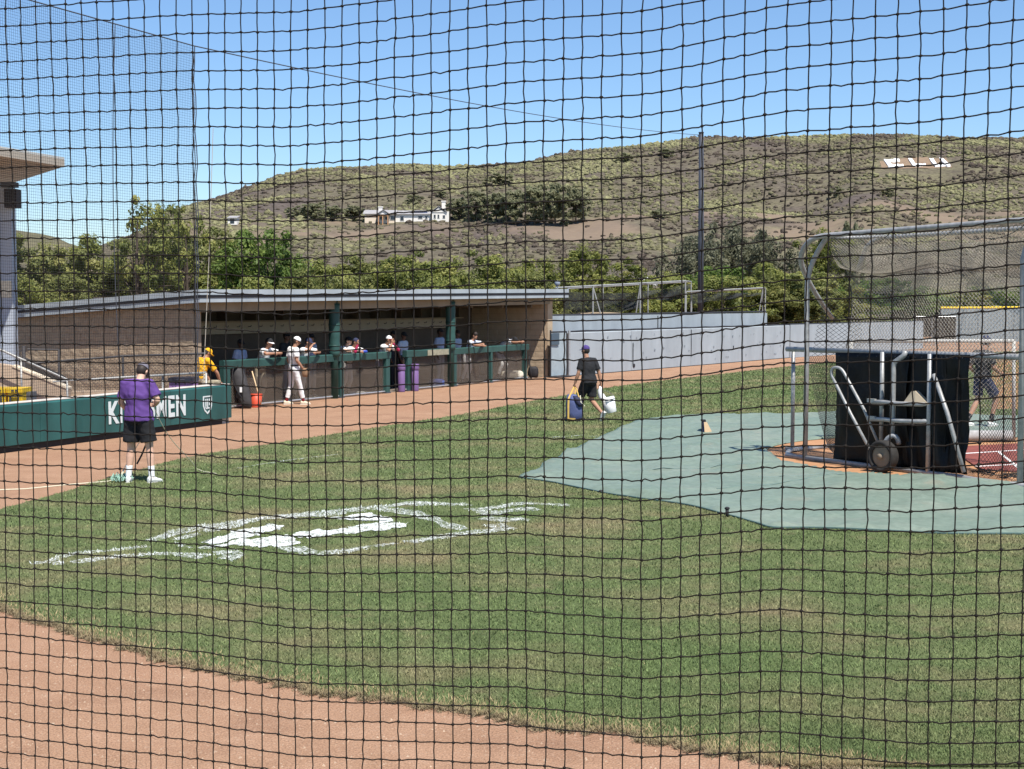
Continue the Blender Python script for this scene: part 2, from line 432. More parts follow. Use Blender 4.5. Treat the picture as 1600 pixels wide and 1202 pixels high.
stroke([(335, 868), (375, 865)], .25); stroke([(345, 873), (375, 874)], .3); stroke([(440, 862), (480, 859)], .3, .2); stroke([(462, 860), (500, 868), (560, 862)], .2)
stroke([(505, 867), (560, 860), (620, 852)], .14, .1)
# chalk line dashes towards third
stroke([(372, 734), (420, 726), (470, 719), (530, 712)], .045); stroke([(800, 688), (870, 685), (912, 682)], .045); stroke([(915, 684), (960, 683)], .04)
M_paint, pout = ramp_mat('turf_paint', [(0.25, (.62, .66, .62)), (0.6, (.80, .82, .80))], 9, fine=(30, .8, 1.1))
def paint_pieces():
    # worn paint: bare turf shows through the gaps
    nt = M_paint.node_tree; N = nt.nodes; L = nt.links; geo = N.new('ShaderNodeNewGeometry')
    n = N.new('ShaderNodeTexNoise'); n.inputs['Scale'].default_value = 24; n.inputs['Detail'].default_value = 6; n.inputs['Roughness'].default_value = .75; L.new(geo.outputs['Position'], n.inputs['Vector'])
    mr = N.new('ShaderNodeMapRange'); mr.inputs['From Min'].default_value = .47; mr.inputs['From Max'].default_value = .66; L.new(n.outputs['Fac'], mr.inputs['Value'])
    L.new(mr.outputs['Result'], N['Principled BSDF'].inputs['Alpha'])
    global M_solid
    M_solid = M_paint.copy(); M_solid.name = 'turf_paint_fresh'
    for nd in M_solid.node_tree.nodes:
        if nd.type == 'MAP_RANGE' and abs(nd.inputs['From Max'].default_value - .66) < .01: nd.inputs['From Min'].default_value = .38; nd.inputs['From Max'].default_value = .54
    em = thing('painted_emblem', G(500, 835), 'half finished white emblem painted on the near grass', 'paint marking')
    lab = iter(['long white chalk dash on the grass before the purple shirt man', 'faint white chalk dash left of the green tarp tip', 'short faint chalk dash touching the far tarp edge'])
    for k, poly in enumerate(PAINT):
        bm = bmesh.new(); vs = [bm.verts.new((x, y, 0.0125 + 0.0006 * k)) for x, y in poly]; bm.faces.new(vs)
        bmesh.ops.triangulate(bm, faces=bm.faces[:]); bm.normal_update()
        for f in bm.faces:
            if f.normal.z < 0: f.normal_flip()
        last = k >= len(PAINT) - 3; nm = 'chalk_mark' if last else 'paint_stroke'
        me = bpy.data.meshes.new(nm); bm.to_mesh(me); bm.free(); me.materials.append(M_solid if k in BLOBS else M_paint); o = bpy.data.objects.new(nm, me)
        link(o, None if last else em)
        if last: tag(o, next(lab), 'chalk mark', 'white chalk dashes on the grass')
paint_pieces()

# ------------------------------------------------------------------ grass blades
def blades():
    n = 760000
    # more blades near the lens, thinning out with distance
    d = 8.2 + (95 - 8.2) * RNG.random(n) ** 2.6
    u = RNG.uniform(-0.39, 0.39, n); x = u * d; y = d
    ok = in_poly(x, y, GRASS_POLY) & ~in_poly(x, y, [(p.x, p.y) for p in TARP])
    x = x[ok]; y = y[ok]; n = len(x)
    white = np.zeros(n, bool)
    for poly in PAINT:
        xs = [p[0] for p in poly]; ys = [p[1] for p in poly]
        c = np.where((x > min(xs)) & (x < max(xs)) & (y > min(ys)) & (y < max(ys)))[0]
        if len(c): white[c] |= in_poly(x[c], y[c], poly)
    white &= RNG.random(n) < .45
    # distance to the near edge -> straw-coloured ragged fringe
    E = np.array([(p.x, p.y) for p in near_ln]); ed = np.full(n, 9.0)
    nearm = np.where(y < 15)[0]
    for k in range(0, len(nearm), 40000):
        q = nearm[k:k + 40000]; dd = np.sqrt(((x[q][:, None] - E[None, ::2, 0]) ** 2 + (y[q][:, None] - E[None, ::2, 1]) ** 2).min(1)); ed[q] = dd
    straw = (RNG.random(n) < np.clip(.75 - ed / .45, 0, .75)).astype(float)
    h = RNG.uniform(.010, .026, n) * (1 + np.minimum(y - 8, 40) / 30) * (1 + .5 * straw); w = (.0022 + .0022 * RNG.random(n)) * (1 + (y - 8) / 9)
    a = RNG.uniform(0, 2 * np.pi, n); lean = RNG.normal(0, .8, n) * h; la = RNG.uniform(0, 2 * np.pi, n)
    V = np.empty((n, 3, 3)); z0 = .006
    V[:, 0] = np.stack([x - np.cos(a) * w, y - np.sin(a) * w, np.full(n, z0)], -1)
    V[:, 1] = np.stack([x + np.cos(a) * w, y + np.sin(a) * w, np.full(n, z0)], -1)
    V[:, 2] = np.stack([x + np.cos(la) * lean, y + np.sin(la) * lean, z0 + h], -1)
    Fc = np.arange(n * 3).reshape(-1, 3)
    rnd = np.repeat(RNG.random(n), 3); wt = np.repeat(white.astype(float), 3); st = np.repeat(np.maximum(straw, (RNG.random(n) < .015) * .5), 3)
    m, out = ramp_mat('grass_blade', TURF_STOPS, 1.7, rough=.7, big=[(0.45, (.205, .172, .094), .47, .68), (0.13, (.094, .132, .048), .48, .66), (1.6, (.175, .155, .085), .58, .76)])
    nt = m.node_tree; N = nt.nodes; L = nt.links; b = N['Principled BSDF']
    def at(nm):
        q = N.new('ShaderNodeAttribute'); q.attribute_name = nm; return q.outputs['Fac']
    mr = N.new('ShaderNodeMapRange'); mr.inputs['To Min'].default_value = 1.0; mr.inputs['To Max'].default_value = 1.7; L.new(at('rnd'), mr.inputs['Value'])
    m1 = N.new('ShaderNodeMix'); m1.data_type = 'RGBA'; m1.blend_type = 'MULTIPLY'; m1.inputs['Factor'].default_value = 1; L.new(out, m1.inputs['A']); L.new(mr.outputs['Result'], m1.inputs['B'])
    m2 = N.new('ShaderNodeMix'); m2.data_type = 'RGBA'; L.new(at('straw'), m2.inputs['Factor']); L.new(m1.outputs['Result'], m2.inputs['A']); m2.inputs['B'].default_value = (.36, .28, .15, 1)
    m3 = N.new('ShaderNodeMix'); m3.data_type = 'RGBA'; L.new(at('white'), m3.inputs['Factor']); L.new(m2.outputs['Result'], m3.inputs['A']); m3.inputs['B'].default_value = (.72, .76, .72, 1)
    L.new(m3.outputs['Result'], b.inputs['Base Color'])
    o = np_mesh('grass', V.reshape(-1, 3), Fc, m, attr={'rnd': rnd, 'white': wt, 'straw': st})
    tag(o, 'short mown grass blades of the foul territory lawn', 'grass', kind='stuff')
blades()
# ragged straw fringe hanging over the turf edge
def fringe():
    n = 30000; E = np.array([(p.x, p.y) for p in near_ln]); k = RNG.integers(0, len(E) - 1, n); t = RNG.random(n)[:, None]; p = E[k] * (1 - t) + E[k + 1] * t
    d = E[np.minimum(k + 2, len(E) - 1)] - E[np.maximum(k - 2, 0)]; d /= np.linalg.norm(d, axis=1)[:, None] + 1e-9; nn = np.stack([d[:, 1], -d[:, 0]], -1)
    cl = np.array([mnoise.noise(Vector((x * 5, y * 5, 8))) for x, y in p[:, :2]])
    off = RNG.normal(.0, .035, n) + .05 * cl; sg = np.sign((nn * (np.array([0, 4.0]) - p)).sum(1))[:, None]; p = p + nn * sg * off[:, None]
    a = RNG.uniform(0, 2 * np.pi, n); L_ = RNG.uniform(.02, .05, n); w = RNG.uniform(.0018, .004, n); z1 = RNG.uniform(.002, .030, n)
    V = np.empty((n, 3, 3)); V[:, 0] = np.stack([p[:, 0] - np.sin(a) * w, p[:, 1] + np.cos(a) * w, np.full(n, .004)], -1); V[:, 1] = np.stack([p[:, 0] + np.sin(a) * w, p[:, 1] - np.cos(a) * w, np.full(n, .004)], -1)
    V[:, 2] = np.stack([p[:, 0] + np.cos(a) * L_, p[:, 1] + np.sin(a) * L_, .004 + z1], -1)
    o = np_mesh('straw_fringe', V.reshape(-1, 3), np.arange(n * 3).reshape(-1, 3), mat('straw', (.065, .048, .028), .9, col2=(.36, .28, .16), scale=30)); tag(o, 'dry straw fringe along the turf edge', 'straw', kind='stuff')
fringe()
# crumbs of clay on the near track
def crumbs():
    n = 9000; d = 7.8 + 5.5 * RNG.random(n); x = RNG.uniform(-.38, .30, n) * d; y = d
    ok = ~in_poly(x, y, GRASS_POLY); x = x[ok]; y = y[ok]; n = len(x); r = .0025 + .010 * RNG.random(n) ** 4
    base = np.array([(1, 0, 0), (-.5, .87, 0), (-.5, -.87, 0), (0, 0, .9)])
    V = np.stack([x, y, np.zeros(n)], -1)[:, None, :] + base[None] * r[:, None, None] * RNG.uniform(.6, 1.4, (n, 4, 1))
    f = np.array([(0, 1, 3), (1, 2, 3), (2, 0, 3)]); Fc = (np.arange(n)[:, None, None] * 4 + f[None]).reshape(-1, 3)
    o = np_mesh('clay_crumbs', V.reshape(-1, 3), Fc, mat('clay_crumb', (.22, .13, .085), .95, col2=(.46, .35, .25), scale=30))
    tag(o, 'loose crumbs of clay scattered on the near dirt', 'gravel', kind='stuff')
crumbs()

# ================================================================== HILLS
RIDGE = [(-900, 400), (-300, 410), (0, 402), (120, 394), (200, 372), (250, 352), (300, 322), (340, 311), (400, 290), (440, 275), (480, 265), (560, 262), (640, 257), (700, 261), (750, 259), (800, 255), (840, 250), (870, 241), (900, 235), (950, 232), (1000, 228), (1050, 220), (1090, 213), (1200, 215), (1300, 212), (1400, 211), (1500, 216), (1600, 217), (1800, 224), (2200, 262), (2600, 300)]
RX = np.array([(x - 800) / FPX for x, _ in RIDGE]); RE = np.array([elev(y) for _, y in RIDGE])
GT = np.array([-.3, 0.0, .09, .17, .26, .33, .40, .47, .60, .80, 1.0, 1.12, 1.4]); GG = np.array([.0, .13, .22, .33, .47, .575, .60, .625, .745, .905, 1.0, .94, .7])
def hill_h(X, Y):
    u = X / Y; e = np.interp(u, RX, RE)
    # the lower terrace keeps its own height whatever the ridge does
    t = (Y - 200.0) / 700.0 + 0.02 * math.sin(u * 31) + .015 * math.sin(u * 77 + 1)
    lo = .097; g = np.interp(t, GT, GG)
    k = min(1.0, max(0.0, (t - .40) / .5))
    ee = (lo * (1 - k) + e * k) * g if e > lo * .6 else e * g
    h = CAMZ + Y * ee
    n = mnoise.fractal(Vector((X * .011, Y * .011, 0)), 0.9, 2.1, 5) - 1.3 * abs(mnoise.noise(Vector((X * .017 + .3 * math.sin(Y * .02), Y * .0045, 5)))) + .35
    amp = min(1.0, max(0.0, (Y - 215) / 150)) * (4.2 if t < .85 else max(.5, 4.2 - (t - .85) * 26))
    return h - 3.5 * max(0, 1 - (Y - 170) / 40) + n * amp
def ray_hill(x, y, y0=215.0, y1=905.0):
    """where the line of sight through a photograph bearing meets the hillside"""
    r = ray(x, y); Y = y0
    while Y < y1:
        if hill_h(r.x / r.y * Y, Y) > CAMZ + r.z / r.y * Y: break
        Y += 2.0
    return Vector((r.x / r.y * Y, Y, hill_h(r.x / r.y * Y, Y)))
def bare(X, Y):
    """1 where the slope is bare tan earth: house terrace, cuts and trails"""
    u = X / Y; t = (Y - 200) / 700 + .03 * mnoise.noise(Vector((u * 14, 0, 4))); n = mnoise.fractal(Vector((X * .03, Y * .02, 11)), .8, 2, 3)
    k = 0
    if .24 < t < .345: k = .62 + .7 * n
    if .345 <= t < .42: k = .35 + .6 * n
    if u > .17 and .40 < t < .50: k = max(k, .55 + .9 * n)
    return k
def terrain():
    us = np.linspace(-.56, .66, 300); Ys = np.concatenate([np.linspace(150, 380, 60), np.linspace(384, 560, 50), np.linspace(564, 1250, 90)])
    V = [(u * Y, Y, hill_h(u * Y, Y)) for Y in Ys for u in us]; nc = len(us)
    i, j = np.meshgrid(np.arange(len(Ys) - 1), np.arange(nc - 1), indexing='ij'); a = (i * nc + j).ravel()
    Fc = np.stack([a, a + 1, a + nc + 1, a + nc], -1)
    m, out = ramp_mat('chaparral_slope', [(0.28, (.085, .069, .054)), (0.45, (.118, .102, .068)), (0.6, (.145, .130, .078)), (0.8, (.195, .160, .108))], .09,
                      big=[(.012, (.100, .080, .068), .45, .62)], fine=(.55, .55, 1.35), bump=0)
    nt = m.node_tree; N = nt.nodes; q = N.new('ShaderNodeAttribute'); q.attribute_name = 'bare'; mx = N.new('ShaderNodeMix'); mx.data_type = 'RGBA'
    b = N['Principled BSDF']; src = b.inputs['Base Color'].links[0].from_socket; nt.links.new(q.outputs['Fac'], mx.inputs['Factor']); nt.links.new(src, mx.inputs['A']); mx.inputs['B'].default_value = (.225, .165, .118, 1); nt.links.new(mx.outputs['Result'], b.inputs['Base Color'])
    o = np_mesh('hill', V, Fc, m, smooth=True, attr={'bare': [min(.7, max(0, bare(x, y) * 1.4 - .55)) for x, y, z in V]}); o['kind'] = 'structure'
    # bare cut terraces
terrain()
def far_hill():
    pr = [(-1500, 330), (-600, 338), (-200, 345), (0, 356), (50, 361), (90, 370), (120, 382), (170, 400), (400, 430), (700, 470)]
    V = []; us = np.linspace(-1.1, -.02, 120)
    px = [(x - 800) / FPX for x, _ in pr]; pe = [elev(y) for _, y in pr]
    rows = [(900, .0), (1100, .45), (1350, .85), (1500, 1.0), (1700, .8)]
    for Y, g in rows:
        for u in us:
            V.append((u * Y, Y, CAMZ - 30 + g * (Y * np.interp(u, px, pe) + 30) + 5 * g * mnoise.noise(Vector((u * 40, Y * .01, 3)))))
    nc = len(us); Fc = []
    for i in range(len(rows) - 1):
        for j in range(nc - 1):
            a = i * nc + j; Fc.append((a, a + 1, a + nc + 1, a + nc))
    m, _ = ramp_mat('far_slope', [(0.3, (.10, .095, .055)), (0.7, (.19, .165, .10))], .02, fine=(.2, .7, 1.2))
    np_mesh('far_hill', V, Fc, m, smooth=True)['kind'] = 'structure'
far_hill()

def scrub():
    """low chaparral bushes over the slopes"""
    n = 40000; K = []
    xs = RNG.uniform(180, 1680, n); Ys = 235 + 690 * RNG.random(n) ** .75
    base = []; bm = bmesh.new(); bmesh.ops.create_icosphere(bm, subdivisions=1, radius=1.0)
    bv = np.array([v.co[:] for v in bm.verts]); bf = np.array([[v.index for v in f.verts] for f in bm.faces]); bm.free()
    C = []; S = []; T = []
    for x, Y in zip(xs, Ys):
        X = (x - 800) / FPX * Y
        k = mnoise.fractal(Vector((X * .018, Y * .012, 7)), .8, 2, 3)
        t = (Y - 200) / 700
        if k < -.22 and random.random() < .75: continue
        s = random.uniform(.32, .80) * (.65 + Y / 800.0) * (1.6 if random.random() < .04 else 1)
        if bare(X, Y) > .5 and random.random() < .8: continue
        hh = hill_h(X, Y)
        if 1366 < x < 1496 and elev(274) < (hh - CAMZ) / Y < elev(247): continue      # kept clear round the letters
        C.append((X, Y, hh + .12 * s)); S.append((s * random.uniform(.8, 1.5), s * random.uniform(.8, 1.5), s * random.uniform(.55, 1.0)))
        T.append(min(1, max(0, .50 + 1.05 * k + .35 * mnoise.noise(Vector((X * .006, Y * .004, 21))) + random.uniform(-.24, .24) - .28 * max(0, 1 - t / .42) - .18 * max(0, (X / Y - .2) / .15) * (mnoise.noise(Vector((X * .01, Y * .01, 2))) > 0))))
    C = np.array(C); S = np.array(S); n = len(C)
    V = C[:, None, :] + bv[None] * S[:, None, :] * RNG.uniform(.55, 1.35, (n, len(bv), 1))
    Fc = (np.arange(n)[:, None, None] * len(bv) + bf[None]).reshape(-1, 3)
    m = bpy.data.materials.new('chaparral'); m.use_nodes = True; nt = m.node_tree; b = nt.nodes['Principled BSDF']; b.inputs['Roughness'].default_value = 1; b.inputs['Specular IOR Level'].default_value = .05
    q = nt.nodes.new('ShaderNodeAttribute'); q.attribute_name = 'tone'; r = nt.nodes.new('ShaderNodeValToRGB'); nt.links.new(q.outputs['Fac'], r.inputs['Fac'])
    e = r.color_ramp.elements; e[0].color = (.085, .068, .055, 1); e[1].color = (.232, .222, .118, 1)
    for p, c in ((.3, (.118, .098, .074)), (.5, (.148, .138, .080)), (.72, (.184, .176, .094))):
        k = e.new(p); k.color = c + (1,)
    geo = nt.nodes.new('ShaderNodeNewGeometry'); nz_ = nt.nodes.new('ShaderNodeTexNoise'); nz_.inputs['Scale'].default_value = 1.6; nz_.inputs['Detail'].default_value = 4; nz_.inputs['Roughness'].default_value = .8; nt.links.new(geo.outputs['Position'], nz_.inputs['Vector'])
    mr = nt.nodes.new('ShaderNodeMapRange'); mr.inputs['From Min'].default_value = .35; mr.inputs['From Max'].default_value = .65; mr.inputs['To Min'].default_value = .45; mr.inputs['To Max'].default_value = 1.5; nt.links.new(nz_.outputs['Fac'], mr.inputs['Value'])
    mx = nt.nodes.new('ShaderNodeMix'); mx.data_type = 'RGBA'; mx.blend_type = 'MULTIPLY'; mx.inputs['Factor'].default_value = 1; nt.links.new(r.outputs['Color'], mx.inputs['A']); nt.links.new(mr.outputs['Result'], mx.inputs['B']); nt.links.new(mx.outputs['Result'], b.inputs['Base Color'])
    bp_ = nt.nodes.new('ShaderNodeBump'); bp_.inputs['Strength'].default_value = 1.0; bp_.inputs['Distance'].default_value = .35; nt.links.new(nz_.outputs['Fac'], bp_.inputs['Height']); nt.links.new(bp_.outputs['Normal'], b.inputs['Normal'])
    o = np_mesh('hillside_scrub', V.reshape(-1, 3), Fc, m, smooth=True, attr={'tone': np.repeat(np.array(T), len(bv))})
    tag(o, 'olive and brown scrub covering the hillside', 'scrub', kind='stuff')
scrub()
# ================================================================== TREES
def leaf_material(name, dark, light, warm, tl=.45):
    m = bpy.data.materials.new(name); m.use_nodes = True; nt = m.node_tree; N = nt.nodes; L = nt.links
    b = N['Principled BSDF']; b.inputs['Roughness'].default_value = .55; b.inputs['Specular IOR Level'].default_value = .3
    q = N.new('ShaderNodeAttribute'); q.attribute_name = 'tone'; r = N.new('ShaderNodeValToRGB'); L.new(q.outputs['Fac'], r.inputs['Fac'])
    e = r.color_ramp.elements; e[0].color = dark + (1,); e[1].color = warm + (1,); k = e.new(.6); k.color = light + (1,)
    L.new(r.outputs['Color'], b.inputs['Base Color'])
    tr = N.new('ShaderNodeBsdfTranslucent'); L.new(r.outputs['Color'], tr.inputs['Color'])
    mx = N.new('ShaderNodeMixShader'); mx.inputs[0].default_value = tl; L.new(b.outputs[0], mx.inputs[1]); L.new(tr.outputs[0], mx.inputs[2])
    L.new(mx.outputs[0], N['Material Output'].inputs['Surface']); return m
M_LEAF = [leaf_material('leaf_green', (.105, .130, .032), (.235, .255, .066), (.400, .385, .120)),
          leaf_material('leaf_deep', (.065, .110, .024), (.140, .205, .044), (.260, .315, .080)),
          leaf_material('leaf_olive', (.115, .132, .042), (.225, .242, .078), (.370, .352, .125)),
          leaf_material('leaf_grey', (.110, .115, .072), (.180, .182, .112), (.245, .240, .148))]
M_LEAF.append(leaf_material('leaf_hill', (.20, .21, .12), (.28, .285, .165), (.35, .34, .20), .55))
M_bark = mat('bark', (.060, .045, .034), .95, col2=(.11, .085, .065), scale=5, bump=.4, bscale=20)

def crown_mesh(name, seed, H, W, m, nclump, nleaf, leaf, base=.18, open_=0.0, droop=0.0):
    """leaf faces gathered in clumps through an uneven crown; unit height H, width W"""
    rg = np.random.default_rng(seed); rnd = random.Random(seed); V = []; T = []; cents = []
    lobes = [(rnd.uniform(-.28, .28) * W, rnd.uniform(-.28, .28) * W, rnd.uniform(max(.22, base + .18), .8) * H, rnd.uniform(.20, .34) * W) for _ in range(8)] + [(0, 0, .5 * H, .36 * W), (0, 0, .74 * H, .25 * W)]
    for k in range(nclump):
        lx, ly, lz, lr = rnd.choice(lobes); v = Vector((rnd.gauss(0, 1), rnd.gauss(0, 1), rnd.gauss(0, 1) * .9)).normalized() * lr * rnd.uniform(.55, 1.12) ** .7
        c = Vector((lx, ly, lz)) + v
        c.z = min(max(c.z, base * H), H * 1.02)
        cr = rnd.uniform(.5, 1.15) * .085 * (W + H) * .5 * (1 - .35 * open_)
        cents.append((c, cr)); nl = int(nleaf * rnd.uniform(.6, 1.3)); tone = rnd.gauss(.42, .2)
        d = rg.normal(0, 1, (nl, 3)); d /= np.linalg.norm(d, axis=1)[:, None]; rad = cr * rg.random(nl) ** .45
        p = np.array(c) + d * rad[:, None] * np.array([1.15, 1.15, .8]); p[:, 2] -= droop * rg.random(nl) * cr
        nrm = d * .8 + rg.normal(0, .45, (nl, 3)) + np.array([.12, -.2, .7]); nrm /= np.linalg.norm(nrm, axis=1)[:, None]
        a = np.cross(nrm, rg.normal(0, 1, (nl, 3))); a /= np.linalg.norm(a, axis=1)[:, None]; bb = np.cross(nrm, a)
        s = leaf * rg.uniform(.6, 1.35, nl)[:, None]
        V.append(np.stack([p - a * s, p - bb * s * .45, p + a * s, p + bb * s * .45], 1))
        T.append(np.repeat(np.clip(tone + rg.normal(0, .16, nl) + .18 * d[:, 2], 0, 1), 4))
    V = np.concatenate(V); T = np.concatenate(T); n = len(V)
    me_o = np_mesh(name, V.reshape(-1, 3), np.arange(n * 4).reshape(-1, 4), m, attr={'tone': T})
    me = me_o.data; bpy.data.objects.remove(me_o)
    return me, cents
def trunk_mesh(name, seed, H, W, cents, r0):
    rnd = random.Random(seed + 50); b = MB(); top = Vector((rnd.uniform(-.06, .06) * W, rnd.uniform(-.06, .06) * W, .55 * H))
    pts = [Vector((0, 0, -.1)), Vector((rnd.uniform(-.02, .02) * W, 0, .16 * H)), top * .62, top, top + Vector((.02 * W, .02 * W, .24 * H))]
    b.tube(pts, [r0 * 1.25, r0, r0 * .75, r0 * .5, r0 * .15], 8)
    for c, cr in rnd.sample(cents, min(26, len(cents))):
        t = rnd.uniform(.3, .95); s = pts[1].lerp(top, t); mid = s.lerp(c, .5) + Vector((0, 0, .03 * H))
        b.tube([s, mid, c], [r0 * .26, r0 * .16, r0 * .05], 5, False)
    return b.mesh(name)
VAR = []
def variant(seed, H, W, mi, nclump, nleaf, leaf, **k):
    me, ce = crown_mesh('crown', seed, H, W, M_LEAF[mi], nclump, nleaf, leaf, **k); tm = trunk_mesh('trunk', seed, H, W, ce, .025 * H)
    tm.materials.append(M_bark); VAR.append((me, tm, H, W)); return len(VAR) - 1
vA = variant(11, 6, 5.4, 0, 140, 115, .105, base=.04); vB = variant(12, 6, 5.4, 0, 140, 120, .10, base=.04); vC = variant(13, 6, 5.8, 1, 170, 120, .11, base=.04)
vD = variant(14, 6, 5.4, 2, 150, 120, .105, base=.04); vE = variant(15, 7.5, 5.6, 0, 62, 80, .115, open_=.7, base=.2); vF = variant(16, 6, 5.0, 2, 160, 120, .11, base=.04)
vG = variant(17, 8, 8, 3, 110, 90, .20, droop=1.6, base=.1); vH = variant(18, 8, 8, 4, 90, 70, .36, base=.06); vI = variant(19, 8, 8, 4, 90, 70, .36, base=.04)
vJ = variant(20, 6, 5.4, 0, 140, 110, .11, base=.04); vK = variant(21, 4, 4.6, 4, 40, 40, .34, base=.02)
def plant(px, topy, wpx, Y, vi, label, group=None, base=None, rot=None, cat='tree', name='tree'):
    top = P(px, topy, Y); z0 = 0.0 if base is None else base
    H = top.z - z0; W = wpx * Y / FPX * (1.0 if base is not None else .95 if vi == vE else 1.22); me, tm, h0, w0 = VAR[vi]
    e = thing(name, (top.x, Y, z0), label, cat, group)
    s = H / (h0 * 1.0); sw = W / w0; rz = random.uniform(0, 6.28) if rot is None else rot
    for nm, m in (('crown', me), ('trunk', tm)):
        o = bpy.data.objects.new(nm, m); COL.objects.link(o); o.parent = e; o.scale = (sw, sw, s); o.rotation_euler = (0, 0, rz)
    return e
GR = 'trees in the row behind the dugout'
plant(58, 366, 135, 60, vF, 'olive tree beside the grey column at the far left', GR)
plant(138, 358, 140, 63, vA, 'green tree behind the left end of the dugout roof', GR)
plant(212, 276, 165, 57, vE, 'tall thin-topped tree rising above the left dugout end, tallest in the row', GR, rot=.6)
plant(288, 292, 110, 60, vE, 'second tall sparse tree, just right of the tallest one', GR, rot=2.1)
plant(250, 368, 150, 62, vD, 'rounded olive tree in front of the two tall sparse trees', GR)
plant(330, 352, 130, 66, vF, 'dull olive tree left of the dense dark green tree', GR)
plant(415, 352, 150, 59, vC, 'dense dark green tree above the left part of the dugout roof', GR)
plant(482, 396, 120, 66, vA, 'green tree right of the dense dark green tree', GR)
plant(552, 402, 130, 70, vD, 'low olive tree above the first green dugout column', GR)
plant(628, 380, 130, 64, vB, 'rounded green tree below the hillside house', GR)
plant(700, 402, 130, 70, vJ, 'green tree above the second green dugout column', GR)
plant(766, 380, 130, 66, vB, 'broad green tree above the right third of the dugout roof', GR, rot=1)
plant(838, 398, 120, 70, vA, 'green tree above the right end of the dugout roof', GR, rot=2)
plant(905, 384, 100, 74, vJ, 'yellow-green tree just right of the dugout roof end', GR)
plant(968, 396, 120, 78, vB, 'green tree left of the white-roofed shed', GR, rot=3)
plant(1130, 412, 130, 88, vC, 'dark green tree just right of the tall dark pole', GR, rot=1)
plant(1195, 405, 120, 90, vA, 'green tree above the end of the upper blue wall', GR, rot=4)
plant(1258, 412, 120, 92, vB, 'green tree left of the batting cage top corner', GR, rot=5)
plant(1045, 425, 90, 95, vJ, 'small green tree behind the practice nets', GR, rot=.4)
GR2 = 'grey-green trees in the middle distance'
plant(1078, 366, 90, 176, vG, 'drooping grey-green tree left of the tall dark pole', GR2, rot=0)
plant(1130, 342, 110, 184, vG, 'tallest drooping grey-green tree, right behind the dark pole', GR2, rot=1.3)
plant(1192, 356, 95, 178, vG, 'drooping grey-green tree right of the tallest drooping one', GR2, rot=2.9)
plant(1290, 358, 80, 182, vJ, 'yellow-green tree behind the batting cage corner', GR2)
plant(1326, 340, 42, 205, vH, 'small dark tree above the batting cage beam', GR2)
GR3 = 'trees seen through the cage net'
plant(1395, 432, 150, 118, vC, 'dome-shaped dark tree seen through the cage net', GR3, rot=.2)
plant(1478, 448, 110, 122, vF, 'olive tree seen through the cage net above the dark screen', GR3)
plant(1555, 446, 120, 126, vC, 'dark tree above the yellow-topped fence', GR3, rot=2)
plant(1640, 440, 120, 128, vC, 'dark tree above the fence at the right edge', GR3, rot=3)
plant(1325, 452, 90, 112, vA, 'green tree behind the left cage net edge', GR3, rot=2)
# ---- trees and bushes on the slope
def hill_plant(px, basey, topy, wpx, vi, label, group, cat='tree', name='tree'):
    b = ray_hill(px, basey); plant(px, topy, wpx, b.y, vi, label, group, base=b.z - .3, cat=cat, name=name)
g4 = 'dark trees left of the hillside house'
hill_plant(492, 345, 316, 46, vI, 'leftmost dark tree beside the hillside house', g4); hill_plant(522, 346, 320, 44, vH, 'middle dark tree left of the hillside house', g4); hill_plant(552, 346, 320, 44, vH, 'dark tree touching the left end of the hillside house', g4)
g5 = 'grove right of the hillside house'
for i, (x, by, ty, w, lab) in enumerate([(718, 344, 308, 46, 'first tree right of the hillside house'), (745, 346, 298, 52, 'second tree right of the hillside house'), (776, 347, 300, 50, 'third tree right of the hillside house'),
        (806, 350, 294, 54, 'fourth tree right of the hillside house, dark crown'), (836, 352, 288, 58, 'tallest tree of the grove right of the house'), (868, 353, 284, 56, 'second last tall tree of the grove'), (900, 350, 292, 50, 'last tree at the right end of the grove')]):
    hill_plant(x, by, ty, w, (vH, vI, vH, vH, vI, vH, vH)[i], lab, g5)
g6 = 'dark bushes on the upper slope'
for x, y, w, h, lab in [(645, 322, 36, 20, 'dark bush on the slope above the house roof'), (782, 290, 52, 18, 'wide dark bush above the grove'), (978, 254, 34, 14, 'dark bush on the slope left of the tall pole top'), (1040, 246, 40, 14, 'wide dark bush near the ridge left of the pole top'), (1310, 308, 30, 16, 'green bush on the slope above the cage beam'),
                        (1388, 308, 34, 14, 'green bush right below the hillside letters'), (690, 310, 26, 12, 'small dark bush above the right chimney'), (462, 340, 36, 18, 'pale bush on the terrace left of the dark trees'), (1027, 342, 40, 14, 'green bush on the lower slope left of the pole')]:
    hill_plant(x, y, y - h, w, vK, lab, g6, 'bush', 'bush')
# hedge-like understorey hiding the trunks behind the dugout, one shrub each
g7 = 'shrubs below the tree row'
for i, x in enumerate([40, 105, 175, 245, 320, 400, 470, 545, 615, 690, 760, 835, 905, 985, 1060, 1130, 1200, 1270]):
    Y = 56 + 10 * random.random() if x < 850 else 84 + 6 * random.random()
    plant(x, 424 + 8 * random.random(), 110, Y, (vA, vD, vF, vB, vJ)[i % 5], ['shrub', 'low shrub', 'leafy shrub'][i % 3] + ' under the trees, number %s from the left' % ['one', 'two', 'three', 'four', 'five', 'six', 'seven', 'eight', 'nine', 'ten', 'eleven', 'twelve', 'thirteen', 'fourteen', 'fifteen', 'sixteen', 'seventeen', 'eighteen'][i], g7, cat='shrub', name='shrub')

